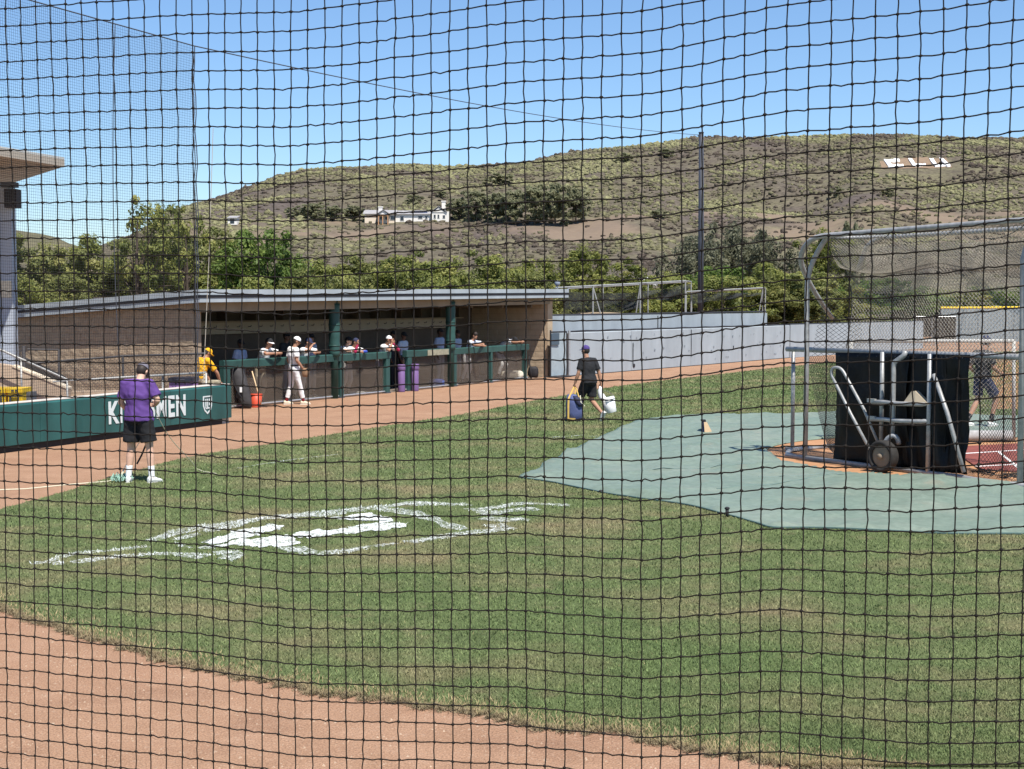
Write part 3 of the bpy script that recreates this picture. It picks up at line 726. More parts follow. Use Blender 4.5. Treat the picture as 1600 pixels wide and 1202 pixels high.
# ================================================================== THE HILLSIDE HOUSE AND LETTERS
def house():
    b0 = ray_hill(640, 346); Y = b0.y - 6; zb = P(640, 348, Y).z - 1.0; k = Y / FPX
    def X(px): return (px - 800) * k
    def Z(py): return P(800, py, Y).z
    t = thing('hillside_house', (X(630), Y, zb), 'white house with grey roofs and two chimneys on the hill', 'house')
    mw = mat('house_stucco', (.78, .74, .68), .9, var=.04, scale=.5); mc = mat('house_cream', (.72, .60, .46), .9); mt = mat('house_timber', (.50, .27, .14), .8)
    mr = mat('house_roof', (.30, .29, .29), .9, var=.12, scale=1.2, bump=.4, bscale=3); mg = mat('house_glass', (.03, .04, .05), .2); ms = mat('solar_panel', (.05, .07, .14), .35)
    def block(x0, x1, ytop, dy0, dy1, m, nm='wall'):
        c = ((X(x0) + X(x1)) / 2, Y + (dy0 + dy1) / 2, (zb + Z(ytop)) / 2); MB().box(c, (X(x1) - X(x0), dy1 - dy0, Z(ytop) - zb)).build(nm, m, t)
    block(571, 618, 333, 0, 8, mc); block(616, 690, 334, 1.5, 9, mw); block(676, 702, 331, -1, 9, mw)
    def gable(x0, x1, ye, yr, dy0, dy1, axis='x', ov=.5, m=mr):
        z0 = Z(ye); z1 = Z(yr); a = X(x0) - ov; c = X(x1) + ov; f = Y + dy0 - ov; g = Y + dy1 + ov; b = MB()
        if axis == 'x':
            my = (f + g) / 2
            for (p, q) in ((f, my), (g, my)):
                b.plate([(a, p, z0), (c, p, z0), (c, q, z1), (a, q, z1)], (0, 0, .2))
        else:
            mx = (a + c) / 2
            for (p, q) in ((a, mx), (c, mx)):
                b.plate([(p, f, z0), (p, g, z0), (q, g, z1), (q, f, z1)], (0, 0, .2))
        return b.build('roof', m, t)
    r1 = gable(571, 618, 335, 328, 0, 8); gable(616, 692, 335, 328.5, 1.5, 9); gable(676, 697, 332, 323, -1, 9, 'y')
    g1 = gable(592, 610, 336, 329, -2.5, 4, 'y', .3)
    MB().plate([(X(593), Y - 2.4, Z(336)), (X(609), Y - 2.4, Z(336)), (X(601), Y - 2.4, Z(329.5))], (0, .3, 0)).build('gable_end', mw, t)
    MB().plate([(X(677.5), Y - 1.2, Z(332)), (X(695.5), Y - 1.2, Z(332)), (X(686.5), Y - 1.2, Z(324))], (0, .3, 0)).build('gable_end', mw, t)
    for x in (593.5, 600, 608): MB().box((X(x), Y - 2.3, (zb + Z(337)) / 2), (.3, .3, Z(337) - zb)).build('porch_post', mt, t)
    MB().box((X(601), Y - 2.3, Z(337)), (X(609.5) - X(592), .35, .45)).build('porch_beam', mt, t)
    MB().box((X(582), Y - .05, Z(338)), (X(590) - X(574), .12, .5)).build('trim_board', mt, t)
    for x0, x1, yt in ((591, 597, 323), (690, 696, 314)):
        c = MB(); c.box(((X(x0) + X(x1)) / 2, Y + 4, (Z(yt) + zb) / 2), (X(x1) - X(x0), 1.2, Z(yt) - zb)); ch = c.build('chimney', mw, t)
        MB().box(((X(x0) + X(x1)) / 2, Y + 4, Z(yt) + .12), (X(x1) - X(x0) + .35, 1.5, .28)).build('cap', mw, ch)
    MB().plate([(X(640), Y + 2.2, Z(333.2)), (X(668), Y + 2.2, Z(333.2)), (X(665), Y + 4.8, Z(329.8)), (X(643), Y + 4.8, Z(329.8))], (0, -.1, .35)).build('solar_panel', ms, t)
    for x0, x1, y0, y1, dy in ((595, 599, 339, 343.5, -.05), (603, 607, 339, 343.5, -.05), (611, 618, 338, 343.5, -.05), (626, 631, 338, 344, 1.45), (654, 660, 337.5, 341, 1.45), (665, 668, 337.5, 341, 1.45), (679, 681.5, 336, 341, -1.05), (685, 687, 336, 341, -1.05), (693, 696, 337, 341, -1.05)):
        w = MB().box(((X(x0) + X(x1)) / 2, Y + dy, (Z(y0) + Z(y1)) / 2), (X(x1) - X(x0) + .25, .12, Z(y0) - Z(y1) + .25)).build('window', mat('window_frame', (.55, .53, .5), .7), t)
        MB().box(((X(x0) + X(x1)) / 2, Y + dy - .07, (Z(y0) + Z(y1)) / 2), (X(x1) - X(x0), .06, Z(y0) - Z(y1))).build('pane', mg, w)
    # outbuilding to the left
    b1 = ray_hill(365, 352); k1 = b1.y / FPX
    s = thing('hillside_shed', b1, 'small pale outbuilding far left on the hill terrace', 'shed')
    MB().box(b1 + Vector((0, 0, .7)), (14 * k1, 4, 2.0)).build('wall', mw, s)
    MB().plate([b1 + Vector((-8 * k1, -2.4, 1.6)), b1 + Vector((8 * k1, -2.4, 1.6)), b1 + Vector((8 * k1, 2.4, 2.4)), b1 + Vector((-8 * k1, 2.4, 2.4))], (0, 0, .2)).build('roof', mr, s)
    MB().box(b1 + Vector((0, -2.05, .8)), (1.2, .1, 1.3)).build('door', mg, s)
house()
def letters():
    mw = mat('letter_white', (.86, .86, .84), .9); md, _ = ramp_mat('bare_earth', [(.3, (.18, .125, .085)), (.7, (.25, .18, .12))], .4)
    def drape(polys, name, m, lift, n=10):
        b = MB()
        for poly in polys:
            # quads subdivided and dropped on the slope, with a little thickness
            (ax, ay), (bx, by), (cx, cy), (dx, dy) = poly; R = []
            for i in range(n + 1):
                row = []
                for j in range(3):
                    t = i / n; s = j / 2
                    x = (ax * (1 - t) + bx * t) * (1 - s) + (dx * (1 - t) + cx * t) * s; y = (ay * (1 - t) + by * t) * (1 - s) + (dy * (1 - t) + cy * t) * s
                    q = ray_hill(x, y); row.append(q + Vector((0, -.05, lift)))
                R.append(row)
            V = [p for r in R for p in r] + [p - Vector((0, 0, lift)) for r in R for p in r]; k = len(R) * 3; F = []
            for i in range(n):
                for j in range(2):
                    a = i * 3 + j; F.append((a, a + 3, a + 4, a + 1))
                for j in (0, 2):
                    a = i * 3 + j; F.append((a, a + 3, a + 3 + k, a + k))
            for i in (0, n):
                for j in range(2):
                    a = i * 3 + j; F.append((a, a + 1, a + 1 + k, a + k))
            b.add(V, F)
        return b.build(name, m)
    e = drape([((1374, 253), (1478, 248), (1488, 263), (1378, 265)), ((1405, 249), (1450, 247), (1450, 255), (1405, 256))], 'bare_ground', md, .25); e['kind'] = 'structure'
    o = drape([((1381, 252.5), (1405, 252), (1406, 254.3), (1382, 254.8)), ((1382, 254.9), (1388, 254.8), (1392.5, 260.4), (1386.5, 260.4)), ((1387, 260.5), (1411, 260.3), (1412, 262.9), (1388, 263.2))], 'hillside_letter', mw, 1.0)
    tag(o, 'big white letter C laid out on the hillside', 'letter', 'white letters on the hill')
    o = drape([((1419, 251.5), (1425, 251.5), (1430.5, 259.6), (1424.5, 259.6)), ((1425, 259.7), (1446, 259.6), (1447, 262.2), (1427, 262.4))], 'hillside_letter', mw, 1.0)
    tag(o, 'big white letter L laid out on the hillside', 'letter', 'white letters on the hill')
    o = drape([((1452, 251), (1458, 251), (1464, 259.6), (1458, 259.6)), ((1459, 259.7), (1483, 259.5), (1485, 262), (1461, 262.3)), ((1467.5, 250.8), (1473.5, 250.8), (1482.5, 259.4), (1476.5, 259.5))], 'hillside_letter', mw, 1.0)
    tag(o, 'big white letter U laid out on the hillside', 'letter', 'white letters on the hill')
letters()
# ================================================================== DUGOUT
RL0 = G(352, 640); RL1 = G(828, 592); RD = (RL1 - RL0).normalized(); RN = Vector((-RD.y, RD.x, 0))      # RN: into the dugout, away from the field
UPV = Vector((0, 0, 1))
def on_rail(px, s=0.0):
    """point on the rail line (set back by s) at a photograph bearing"""
    u = (px - 800) / FPX; A = RL0 + RN * s
    t = (u * A.y - A.x) / (RD.x - u * RD.y); return A + RD * t
M_cmu = mat('split_face_block', (.31, .23, .155), .95, col2=(.45, .35, .245), scale=9, bump=.8, bscale=30)
M_cmu2 = mat('smooth_block', (.42, .315, .21), .95, col2=(.50, .385, .27), scale=3, bump=.4, bscale=50)
M_mortar = mat('mortar', (.30, .235, .17), .95); M_cmud = mat('shaded_interior_block', (.115, .092, .072), .95, var=.12, scale=3, bump=.4)  # interior block carries the dugout's shade in its dark colour
M_fascia = mat('roof_metal', (.36, .40, .43), .45, var=.05, scale=1, metal=.0, streak=.12); M_fdark = mat('fascia_dark', (.06, .065, .08), .7)
M_beam = mat('tan_paint', (.27, .215, .155), .8, var=.06, scale=2, streak=.15); M_green = mat('green_vinyl', (.028, .076, .068), .5, streak=.3, var=.18, scale=2.2, bump=.25, bscale=7)
M_greend = mat('dark_green_paint', (.022, .062, .052), .55, var=.15, scale=4); M_conc = mat('concrete', (.42, .40, .37), .9, var=.1, scale=2)
DUG = thing('dugout', on_rail(560, 2.0), 'tan block dugout with flat grey metal roof', 'dugout')
C_L = on_rail(303.0, 0.0); C_R = on_rail(852, 0.0)     # field-side corners of the two end walls
LEN = (C_R - C_L).length
def rp(a, s, z): return C_L + RD * a + RN * s + UPV * z
def rtop(a): return 3.07 + .20 * a / LEN               # roof edge height along the front
def block_wall(name, a, s0, s1, z0, ztop, m, thick, bl=.40, bh=.20, face=-1):
    """end wall across the dugout: mortar core plus single blocks; ztop(s) gives the sloping top"""
    c = MB(); A = rp(a, s0, z0); 
    n = Vector(RD) * face
    pts = [rp(a, s0, z0), rp(a, s1, z0), rp(a, s1, ztop(s1)), rp(a, s0, ztop(s0))]
    w = c.plate(pts, RD * thick * (-face)).build(name, M_mortar, DUG)
    ms = {}
    rows = int((max(ztop(s0), ztop(s1)) - z0) / bh) + 1
    for r in range(rows):
        z = z0 + r * bh; off = (bl / 2 if r % 2 else 0); s = s0 - off
        while s < s1 - .02:
            e0 = max(s, s0); e1 = min(s + bl, s1); zt = min(z + bh, ztop((e0 + e1) / 2)); s += bl
            if e1 - e0 < .06 or zt - z < .05: continue
            key = (round(e1 - e0, 2), round(zt - z, 1 if zt - z < .19 else 2), random.randrange(3))
            if key not in ms:
                hx = (e1 - e0) / 2 - .005; hz_ = (zt - z) / 2 - .005; b = MB(); rr = random.Random(hash(key) % 999)
                fr = []
                for i in range(4):
                    for j in range(3):
                        ed = i in (0, 3) or j in (0, 2)
                        d = .004 if ed else (.009 + rr.uniform(-.005, .006)) if thick > .25 else .007
                        fr.append(RN * (-hx + 2 * hx * i / 3) + UPV * (-hz_ + hz_ * j) + n * d)
                V = fr + [RN * sx * hx + UPV * sz * hz_ - n * .02 for sx, sz in ((-1, -1), (1, -1), (1, 1), (-1, 1))]
                F = [(i * 3 + j, i * 3 + j + 1, (i + 1) * 3 + j + 1, (i + 1) * 3 + j) for i in range(3) for j in range(2)]
                F += [(0, 3, 13, 12), (3, 6, 13), (6, 9, 13), (9, 10, 14, 13), (10, 11, 14), (11, 8, 15, 14), (8, 5, 15), (5, 2, 15), (2, 1, 12, 15), (1, 0, 12)]
                b.add(V, F); me = b.mesh('block'); me.materials.append(m); ms[key] = me
            o = bpy.data.objects.new('block', ms[key]); COL.objects.link(o); o.parent = w
            o.location = rp(a, (e0 + e1) / 2, (z + zt) / 2) + n * .012 - world_loc(DUG) - (Vector((0, 0, 0)) - world_loc(DUG))
            o.location = rp(a, (e0 + e1) / 2, (z + zt) / 2) + n * .012
    return w
DEPTH = 6.8
def zback(s): return 2.78 - .07 * s
block_wall('end_wall', -.02, .0, DEPTH, -.05, zback, M_cmu, .3)
# the left wall's front pier (smooth) and the right end wall
block_wall('end_wall', LEN - .02, .0, 3.1, -.05, lambda s: 2.95, M_cmu2, .2)
MB().box(rp(LEN + .20, 1.6, 1.45), (.40, 3.4, 3.0), RD, RN).build('outer_wall', M_cmu2, DUG)
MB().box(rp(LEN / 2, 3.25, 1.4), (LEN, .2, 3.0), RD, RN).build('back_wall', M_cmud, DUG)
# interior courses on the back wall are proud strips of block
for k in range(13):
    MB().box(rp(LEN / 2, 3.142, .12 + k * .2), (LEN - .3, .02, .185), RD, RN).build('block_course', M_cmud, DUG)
MB().box(rp(LEN / 2, 1.7, .012), (LEN, 3.2, .02), RD, RN).build('floor', mat('shaded_floor', (.15, .122, .10), .9, var=.15, scale=2), DUG)  # floor colour darkened to hold the shade under the roof
def roof():
    b = MB(); f0 = -.44; a0 = -.28; a1 = LEN + 1.0
    top = [rp(a0, f0, rtop(0)), rp(a1, f0, rtop(LEN)), rp(a1, DEPTH + .3, rtop(LEN) - .48), rp(a0, DEPTH + .3, rtop(0) - .48)]
    b.plate([p - UPV * .05 for p in top], (0, 0, .045)); r = b.build('roof', M_fascia, DUG)
    def band(nm, m, zt, zb, out):
        q = MB(); e = .04 + out
        for (p, w) in ((top[0], top[1]), (top[3], top[0]), (top[1], top[2])):
            d = (w - p).normalized(); nn = Vector((d.y, -d.x, 0)); P0 = p + nn * out; W0 = w + nn * out
            P0 = P0 - d * out; W0 = W0 + d * out
            q.plate([P0 + UPV * zt, W0 + UPV * zt, W0 + UPV * zb, P0 + UPV * zb], -nn * .05)
        q.build(nm, m, r)
    band('upper_fascia', M_fascia, 0.005, -.135, .03); band('fascia_dark', mat('fascia_gap_shade', (.012, .012, .016), .8), -.130, -.202, .036); band('lower_fascia', M_fascia, -.20, -.315, .022)  # middle band is a raised black strip, painted as the gap's shade
    # soffit and the tan beam under it
    MB().plate([p - UPV * .30 for p in top], (0, 0, .03)).build('soffit', mat('soffit_shaded', (.12, .095, .07), .85), DUG)  # soffit, rafters and dividers: under-roof shade painted into the brown
    for k, (s, hb, ht) in enumerate(((-.12, .30, .56), (1.6, .30, .5))):
        q = MB(); A = rp(-.02, s, rtop(0) - hb); B = rp(LEN + .15, s, rtop(LEN) - hb); q.plate([A, B, B - UPV * (ht - hb), A - UPV * (ht - hb)], RN * .16); q.build('beam', M_beam, DUG)
    for k in range(9):
        a = 1 + k * (LEN - 2) / 8; q = MB(); q.box(rp(a, 1.6, 2.66), (.09, 3.1, .16), RD, RN); q.build('rafter', mat('soffit_shaded', (.12, .095, .07), .85), DUG)
roof()
# shelf board with hooks, cubbies and bench along the back
sh = MB().box(rp(LEN * .47, 2.95, 2.02), (LEN * .90, .05, .34), RD, RN).build('hook_board', mat('hook_board', (.42, .36, .27), .8), DUG)
MB().box(rp(LEN * .47, 2.80, 2.21), (LEN * .90, .42, .04), RD, RN).build('shelf', M_beam, DUG)
for k in range(34):
    q = MB(); c = rp(LEN * .03 + k * LEN * .88 / 33, 2.90, 2.05); q.tube([c, c - RN * .09, c - RN * .11 + UPV * .05], .012, 5); q.build('hook', M_fdark, sh)
for k in range(14):
    MB().box(rp(LEN * .03 + k * LEN * .88 / 13, 2.86, 2.42), (.03, .40, .40), RD, RN).build('cubby_divider', mat('soffit_shaded', (.12, .095, .07), .85), DUG)
bench = thing('dugout_bench', rp(LEN / 2, 2.5, 0), 'long wooden bench along the dugout back wall', 'bench')
MB().box(rp(LEN / 2, 2.45, .46), (LEN - 1.2, .38, .05), RD, RN).build('seat', mat('bench_wood', (.30, .22, .15), .7, var=.1), bench)
for k in range(7): MB().box(rp(.9 + k * (LEN - 1.8) / 6, 2.45, .225), (.08, .3, .42), RD, RN).build('leg', M_fdark, bench)
# padded columns
for px, lab in ((522.5, 'left padded green column holding up the dugout roof'), (704, 'right padded green column holding up the dugout roof')):
    b = on_rail(px, -.02); c = thing('dugout_column', b, lab, 'column', 'padded green dugout columns')
    a_ = (b - C_L).dot(RD); zt = rtop(a_) - .32
    MB().tube([b, b + UPV * zt], .105, 16).build('steel_post', M_greend, c, True)
    q = MB(); pts = [b + UPV * (1.22 + k * (zt - 1.3) / 14) for k in range(15)]
    q.tube(pts, [.160 + .006 * math.sin(k * 2.3 + px) for k in range(15)], 18).build('padding', M_green, c, True)
    for z in (1.5, 2.1): MB().tube([b + UPV * z, b + UPV * (z + .04)], .168, 18).build('strap', M_greend, c, True)

# ------------------------------------------------------------------ rails with chain link and wind screen
def screen_material():
    m = bpy.data.materials.new('wind_screen'); m.use_nodes = True; nt = m.node_tree; N = nt.nodes; L = nt.links
    b = N['Principled BSDF']; b.inputs['Base Color'].default_value = (.150, .105, .070, 1); b.inputs['Roughness'].default_value = .9
    tr = N.new('ShaderNodeBsdfTransparent'); mx = N.new('ShaderNodeMixShader'); geo = N.new('ShaderNodeNewGeometry')
    n = N.new('ShaderNodeTexNoise'); n.inputs['Scale'].default_value = 2.2; n.inputs['Detail'].default_value = 5; L.new(geo.outputs['Position'], n.inputs['Vector'])
    mr = N.new('ShaderNodeMapRange'); mr.inputs['From Min'].default_value = .3; mr.inputs['From Max'].default_value = .7; mr.inputs['To Min'].default_value = .32; mr.inputs['To Max'].default_value = .58
    L.new(n.outputs['Fac'], mr.inputs['Value']); L.new(mr.outputs['Result'], mx.inputs[0])
    L.new(tr.outputs[0], mx.inputs[1]); L.new(b.outputs[0], mx.inputs[2]); L.new(mx.outputs[0], N['Material Output'].inputs['Surface']); return m
M_screen = screen_material(); M_wire = mat('galvanised_wire', (.20, .18, .16), .5, metal=.3); M_pipe = mat('galvanised_pipe', (.46, .47, .48), .42, metal=.55, var=.15, scale=9)
def chain_mesh(A, B, z0a, z1a, z0b, z1b, pitch, r, bow=None):
    """diamond wires between two bottom corners A,B (heights interpolated)"""
    A = np.array(A); B = np.array(B); L = np.linalg.norm((B - A)[:2]); out = []
    def pt(u, v):
        p = A + (B - A) * (u / L); z0 = z0a + (z0b - z0a) * u / L; z1 = z1a + (z1b - z1a) * u / L; p = p.copy(); p[2] = z0 + (z1 - z0) * v
        if bow: p = p + np.array(bow(u / L, v))
        return p
    H = ((z1a - z0a) + (z1b - z0b)) / 2; n = int((L + H) / pitch); seg = 2 if not bow else 10
    for sgn in (1, -1):
        for i in range(n + 1):
            c = i * pitch - H
            u0, u1 = (c, c + H) if sgn > 0 else (c + H, c)
            pts = []
            ts = np.linspace(0, 1, seg)
            lo, hi = 0.0, 1.0
            du = u1 - u0
            ta, tb = sorted(((0 - u0) / du, (L - u0) / du)); lo = max(lo, ta); hi = min(hi, tb)
            if hi - lo < .01: continue
            out.append(np.array([pt(u0 + du * t, t) for t in lo + (hi - lo) * ts]))
    return out
def padded_rail(pxs, lab, posts):
    a = on_rail(pxs[0]); b = on_rail(pxs[1]); t = thing('dugout_railing', a.lerp(b, .5), lab, 'railing', 'padded railings in front of the dugout')
    Ht = 1.26; L = (b - a).length
    # soft pad over the top rail: lumpy box
    q = MB(); n = int(L / .25); R = []
    for i in range(n + 1):
        p = a.lerp(b, i / n); w = .01 * mnoise.noise(Vector((p.x * 2, p.y * 2, 1)))
        sag = .012 * mnoise.noise(Vector((p.x * 1.3, p.y * 1.3, 4)))
        c = p + UPV * (Ht - .09 + sag); R.append([c - RN * (.075 + w) - UPV * .105, c - RN * (.082 + w) + UPV * .075, c - RN * .05 + UPV * .10, c + RN * .06 + UPV * .10, c + RN * .08 + UPV * .07, c + RN * .08 - UPV * .10])
    V = [p for r in R for p in r]; F = [(i * 6 + j, i * 6 + (j + 1) % 6, (i + 1) * 6 + (j + 1) % 6, (i + 1) * 6 + j) for i in range(n) for j in range(6)] + [tuple(range(5, -1, -1)), tuple(n * 6 + j for j in range(6))]
    q.add(V, F).build('rail_pad', M_green, t)
    for px, w in posts:
        c = on_rail(px); MB().box(c + UPV * (Ht - .2) / 2, (w, .13, Ht - .2), RD, RN).build('post', M_green, t)
        MB().box(c + UPV * .02, (w + .05, .17, .04), RD, RN).build('base_plate', M_fdark, t)
    MB().tube([a + UPV * .06, b + UPV * .06], .025, 6).build('bottom_rail', M_pipe, t)
    A = a + RN * .03; B = b + RN * .03
    V, Fq = strands(chain_mesh(A, B, .06, 1.1, .06, 1.1, .075, .002), .0022)
    np_mesh('chain_link', V, Fq, M_wire, t)
    q = MB(); n = 30; rows = 6; W = []
    for i in range(n + 1):
        for j in range(rows + 1):
            p = A.lerp(B, i / n) + RN * (.03 + .035 * mnoise.noise(Vector((i * .45, j * .8, pxs[0])))); W.append(p + UPV * (.07 + 1.04 * j / rows))
    q.add(W, [(i * (rows + 1) + j, (i + 1) * (rows + 1) + j, (i + 1) * (rows + 1) + j + 1, i * (rows + 1) + j + 1) for i in range(n) for j in range(rows)])
    q.build('wind_screen', M_screen, t, True)
    return t
r1 = padded_rail((346, 608), 'long padded green railing with brown screen, left of the gap', [(351, .26), (531, .16), (603.5, .2)])
r2 = padded_rail((632, 824), 'shorter padded green railing with brown screen, right of the gap', [(637.5, .24), (709, .16), (766, .10), (819, .16)])
for px, t in ((523, r1), (702.5, r2)):
    c = on_rail(px, .1); q = MB()
    for k in range(15): q.box(c + UPV * (.10 + k * .072), (.09, .06, .060), RD, RN)
    q.build('cable_guard', mat('pale_rubber', (.62, .55, .42), .7), t)
# bleached tan patch of the rail cover
pa = on_rail(668, -.09); pb = on_rail(701, -.09); q = MB(); W = []
for i in range(13):
    for j in range(4):
        p = pa.lerp(pb, i / 12) - RN * (.006 + .008 * mnoise.noise(Vector((i * .9, j, 3)))); W.append(p + UPV * (1.075 + .18 * j / 3))
q.add(W, [(i * 4 + j, (i + 1) * 4 + j, (i + 1) * 4 + j + 1, i * 4 + j + 1) for i in range(12) for j in range(3)]).build('worn_cover', mat('worn_vinyl', (.30, .28, .20), .7, var=.2, scale=8), r2)

# purple cylinders in the gap
def purple_cyl(px, py, lab, h=.85, r=.11):
    g = on_rail(px, py); t = thing('ball_tube', g, lab, 'tube', 'purple tubes in the dugout gap'); mp = mat('purple_plastic', (.17, .10, .24), .45)
    MB().tube([g, g + UPV * .03, g + UPV * h * .76, g + UPV * h * .77, g + UPV * h * .78], [r * .95, r, r, r * .93, r * .93], 16).build('barrel', mp, t, True)
    MB().tube([g + UPV * h * .785, g + UPV * h * .80, g + UPV * h * .97, g + UPV * h], [r * 1.08, r * 1.16, r * 1.16, r * 1.0], 16).build('lid', mp, t, True)
purple_cyl(627, -.08, 'purple plastic tube left of the gap post'); purple_cyl(648.5, -.22, 'purple plastic tube right of the gap post, before the screen')

# ------------------------------------------------------------------ things in and by the dugout
def soft_bag(name, c, rx, ry, rz, m, lab, cat, ax=None, group=None, seed=1, lean=None):
    b = MB(); b.ell((0, 0, 0), 1, 1, 1, nu=14, nv=10); V = []
    for v in b.v:
        v = Vector(v); s = [math.copysign(abs(k) ** .62, k) for k in v]; n = 1 + .13 * mnoise.noise(v * 2 + Vector((seed, 0, 0)))
        p = Vector((s[0] * rx * n, s[1] * ry * n, s[2] * rz * n + rz))
        if lean: p = p + Vector((lean[0] * p.z, lean[1] * p.z, 0))
        V.append(Vector(c) + p)
    b.v = [tuple(v) for v in V]; t = thing(name, c, lab, cat, group); b.build('body', m, t, True); return t
M_blk = mat('black_nylon', (.022, .020, .022), .7, var=.3, scale=8, bump=.4, bscale=14); M_grey = mat('grey_nylon', (.045, .042, .043), .7, var=.2, scale=6, bump=.4, bscale=12)
g = on_rail(386, -.30); bag = soft_bag('equipment_bag', g + RN * .0, .17, .16, .56, M_grey, 'tall dark grey bat bag leaning on the railing end', 'bag', seed=4, lean=(-.28, .12))
MB().box(g + Vector((-.13, -.18, .50)), (.075, .02, .13)).build('white_tag', mat('white_cloth', (.75, .75, .74), .8), bag)
MB().tube(arc(g + Vector((-.34, 0, 1.06)), g + Vector((-.36, 0, 1.24)), g + Vector((-.25, 0, 1.10))), .018, 6).build('carry_handle', M_blk, bag, True)
MB().tube(arc(g + Vector((-.05, -.20, .2)), g + Vector((-.42, -.30, .7)), g + Vector((-.33, -.16, 1.05)), 12), .016, 6).build('strap', M_blk, bag, True)
g = on_rail(399, -.22); bk = thing('red_bucket', g, 'red bucket standing right of the leaning grey bag', 'bucket'); mrd = mat('red_plastic', (.55, .075, .035), .5)
MB().tube([g, g + UPV * .34, g + UPV * .35, g + UPV * .30, g + UPV * .03], [.13, .165, .150, .145, .12], 18, False).build('shell', mrd, bk, True)
MB().tube([g + UPV * .33, g + UPV * .355], .172, 18).build('rim', mrd, bk, True); MB().tube(arc(g + Vector((-.16, 0, .33)), g + Vector((0, -.26, .2)), g + Vector((.16, 0, .33))), .006, 5).build('handle', M_wire, bk)
g = on_rail(409, -.42); rk = thing('wooden_rake', g, 'wooden rake handle leaning across the red bucket', 'rake')
MB().tube([g + Vector((-.02, 0, .05)), g + Vector((-.28, .10, .95))], .016, 8).build('handle', mat('pale_wood', (.62, .45, .26), .6), rk, True)
q = MB(); q.tube([g + Vector((-.17, -.02, .03)), g + Vector((.13, .02, .03))], .012, 6)
for k in range(8): q.tube([g + Vector((-.16 + k * .04, -.02, .03)), g + Vector((-.16 + k * .04, -.06, .0))], .005, 4)
q.build('head', M_blk, rk)
for px, py, lab, sd in ((556, 606, 'pair of pale shoes on the dugout floor behind the railing', 1),):
    for k, dx in enumerate((-.16, .14)):
        lab = ('left' if k == 0 else 'right') + ' one of two pale shoes on the dugout floor behind the railing'
        g = on_rail(px, .35) + Vector((dx, 0, 0)); s = soft_bag('shoe', g, .15, .07, .055, mat('pale_leather', (.66, .62, .55), .7), lab, 'shoe', seed=k, group='pale shoes on the dugout floor')
g = on_rail(682, .3); soft_bag('gear_bag', g, .26, .18, .14, mat('blue_nylon', (.06, .10, .32), .7, var=.2), 'blue gear bag on the dugout floor behind the screen', 'bag', seed=7)
g = on_rail(800, .35); soft_bag('gear_bag', g, .42, .2, .17, mat('pale_canvas', (.42, .38, .28), .8, col2=(.7, .66, .55), scale=9), 'heap of pale gear at the right end of the railing', 'bag', seed=9)
g = G(833, 590.5); soft_bag('gear_bag', g, .2, .17, .21, M_blk, 'black and white bag at the foot of the dugout end wall', 'bag', seed=3)
g = G(829, 592); bt = thing('baseball_bat', g, 'dark bat leaning against the dugout end wall', 'bat')
MB().tube([g + Vector((.02, .1, 0)), g + Vector((0, .12, .3)), g + Vector((-.04, .18, .62)), g + Vector((-.05, .2, .84))], [.032, .033, .018, .012], 10).build('barrel', M_blk, bt, True)
MB().ell(g + Vector((-.05, .2, .85)), .022, nu=8, nv=6).build('knob', M_blk, bt, True)

# ================================================================== GREEN WALL WITH LETTERING
W0 = G(0, 709); W1 = G(359, 661); WD = (W1 - W0); WD.z = 0; WD.normalize(); WN = Vector((WD.y, -WD.x, 0))       # WN faces the field
WL0 = W0 - WD * 3.0; LW = (W1 - WL0).length; WTOP = 0.88
def wp(a, out, z): return WL0 + WD * a + WN * out + UPV * z
WALL = thing('padded_wall', wp(LW / 2, 0, 0), 'low green padded wall with white lettering on the left', 'wall')
MB().box(wp(LW / 2, -.13, .42), (LW - .02, .22, .84), WD, WN).build('core', M_conc, WALL)
def a_at(px):
    u = (px - 800) / FPX; t = (u * WL0.y - WL0.x) / (WD.x - u * WD.y); return t
cuts = [0.0, a_at(57), a_at(115), a_at(190), a_at(262), LW]
M_pad = mat('wall_pad', (.024, .092, .086), .45, streak=.25, var=.14, scale=1.6, bump=.15, bscale=5)
for a, b in zip(cuts[:-1], cuts[1:]):
    q = MB(); n = 10; R = []
    for i in range(n + 1):
        s = a + .004 + (b - a - .008) * i / n; ed = min(i, n - i); d = .07 if ed else .055
        d += .003 * mnoise.noise(Vector((s * 1.5, 0, 0)))
        R.append([wp(s, 0, .12), wp(s, d, .13), wp(s, d + .003 * mnoise.noise(Vector((s, 2, 0))), .55), wp(s, d, WTOP - .03), wp(s, d - .03, WTOP), wp(s, -.25, WTOP + .005), wp(s, -.25, WTOP - .05)])
    V = [p for r in R for p in r]; F = [(i * 7 + j, i * 7 + j + 1, (i + 1) * 7 + j + 1, (i + 1) * 7 + j) for i in range(n) for j in range(6)] + [tuple(range(7)), tuple(n * 7 + j for j in range(6, -1, -1))]
    q.add(V, F).build('pad_panel', M_pad, WALL)
MB().box(wp(LW / 2 - .15, -.10, .06), (LW - .3, .2, .12), WD, WN).build('kickboard', mat('black_kick', (.03, .027, .026), .8), WALL)
q = MB(); pts = [wp(i * LW / 40, -.09 + .008 * math.sin(i * 2.1), WTOP + .010 + .004 * math.sin(i * 1.7)) for i in range(41)]
q.plate([wp(0, .02, WTOP + .008), wp(LW, .02, WTOP + .008), wp(LW, -.25, WTOP + .010), wp(0, -.25, WTOP + .010)], (0, 0, .012)).build('wall_cap', mat('cap_trim', (.52, .47, .42), .8, var=.2, scale=4), WALL)
M_let = mat('letter_print', (.60, .65, .64), .6, var=.05, scale=12)
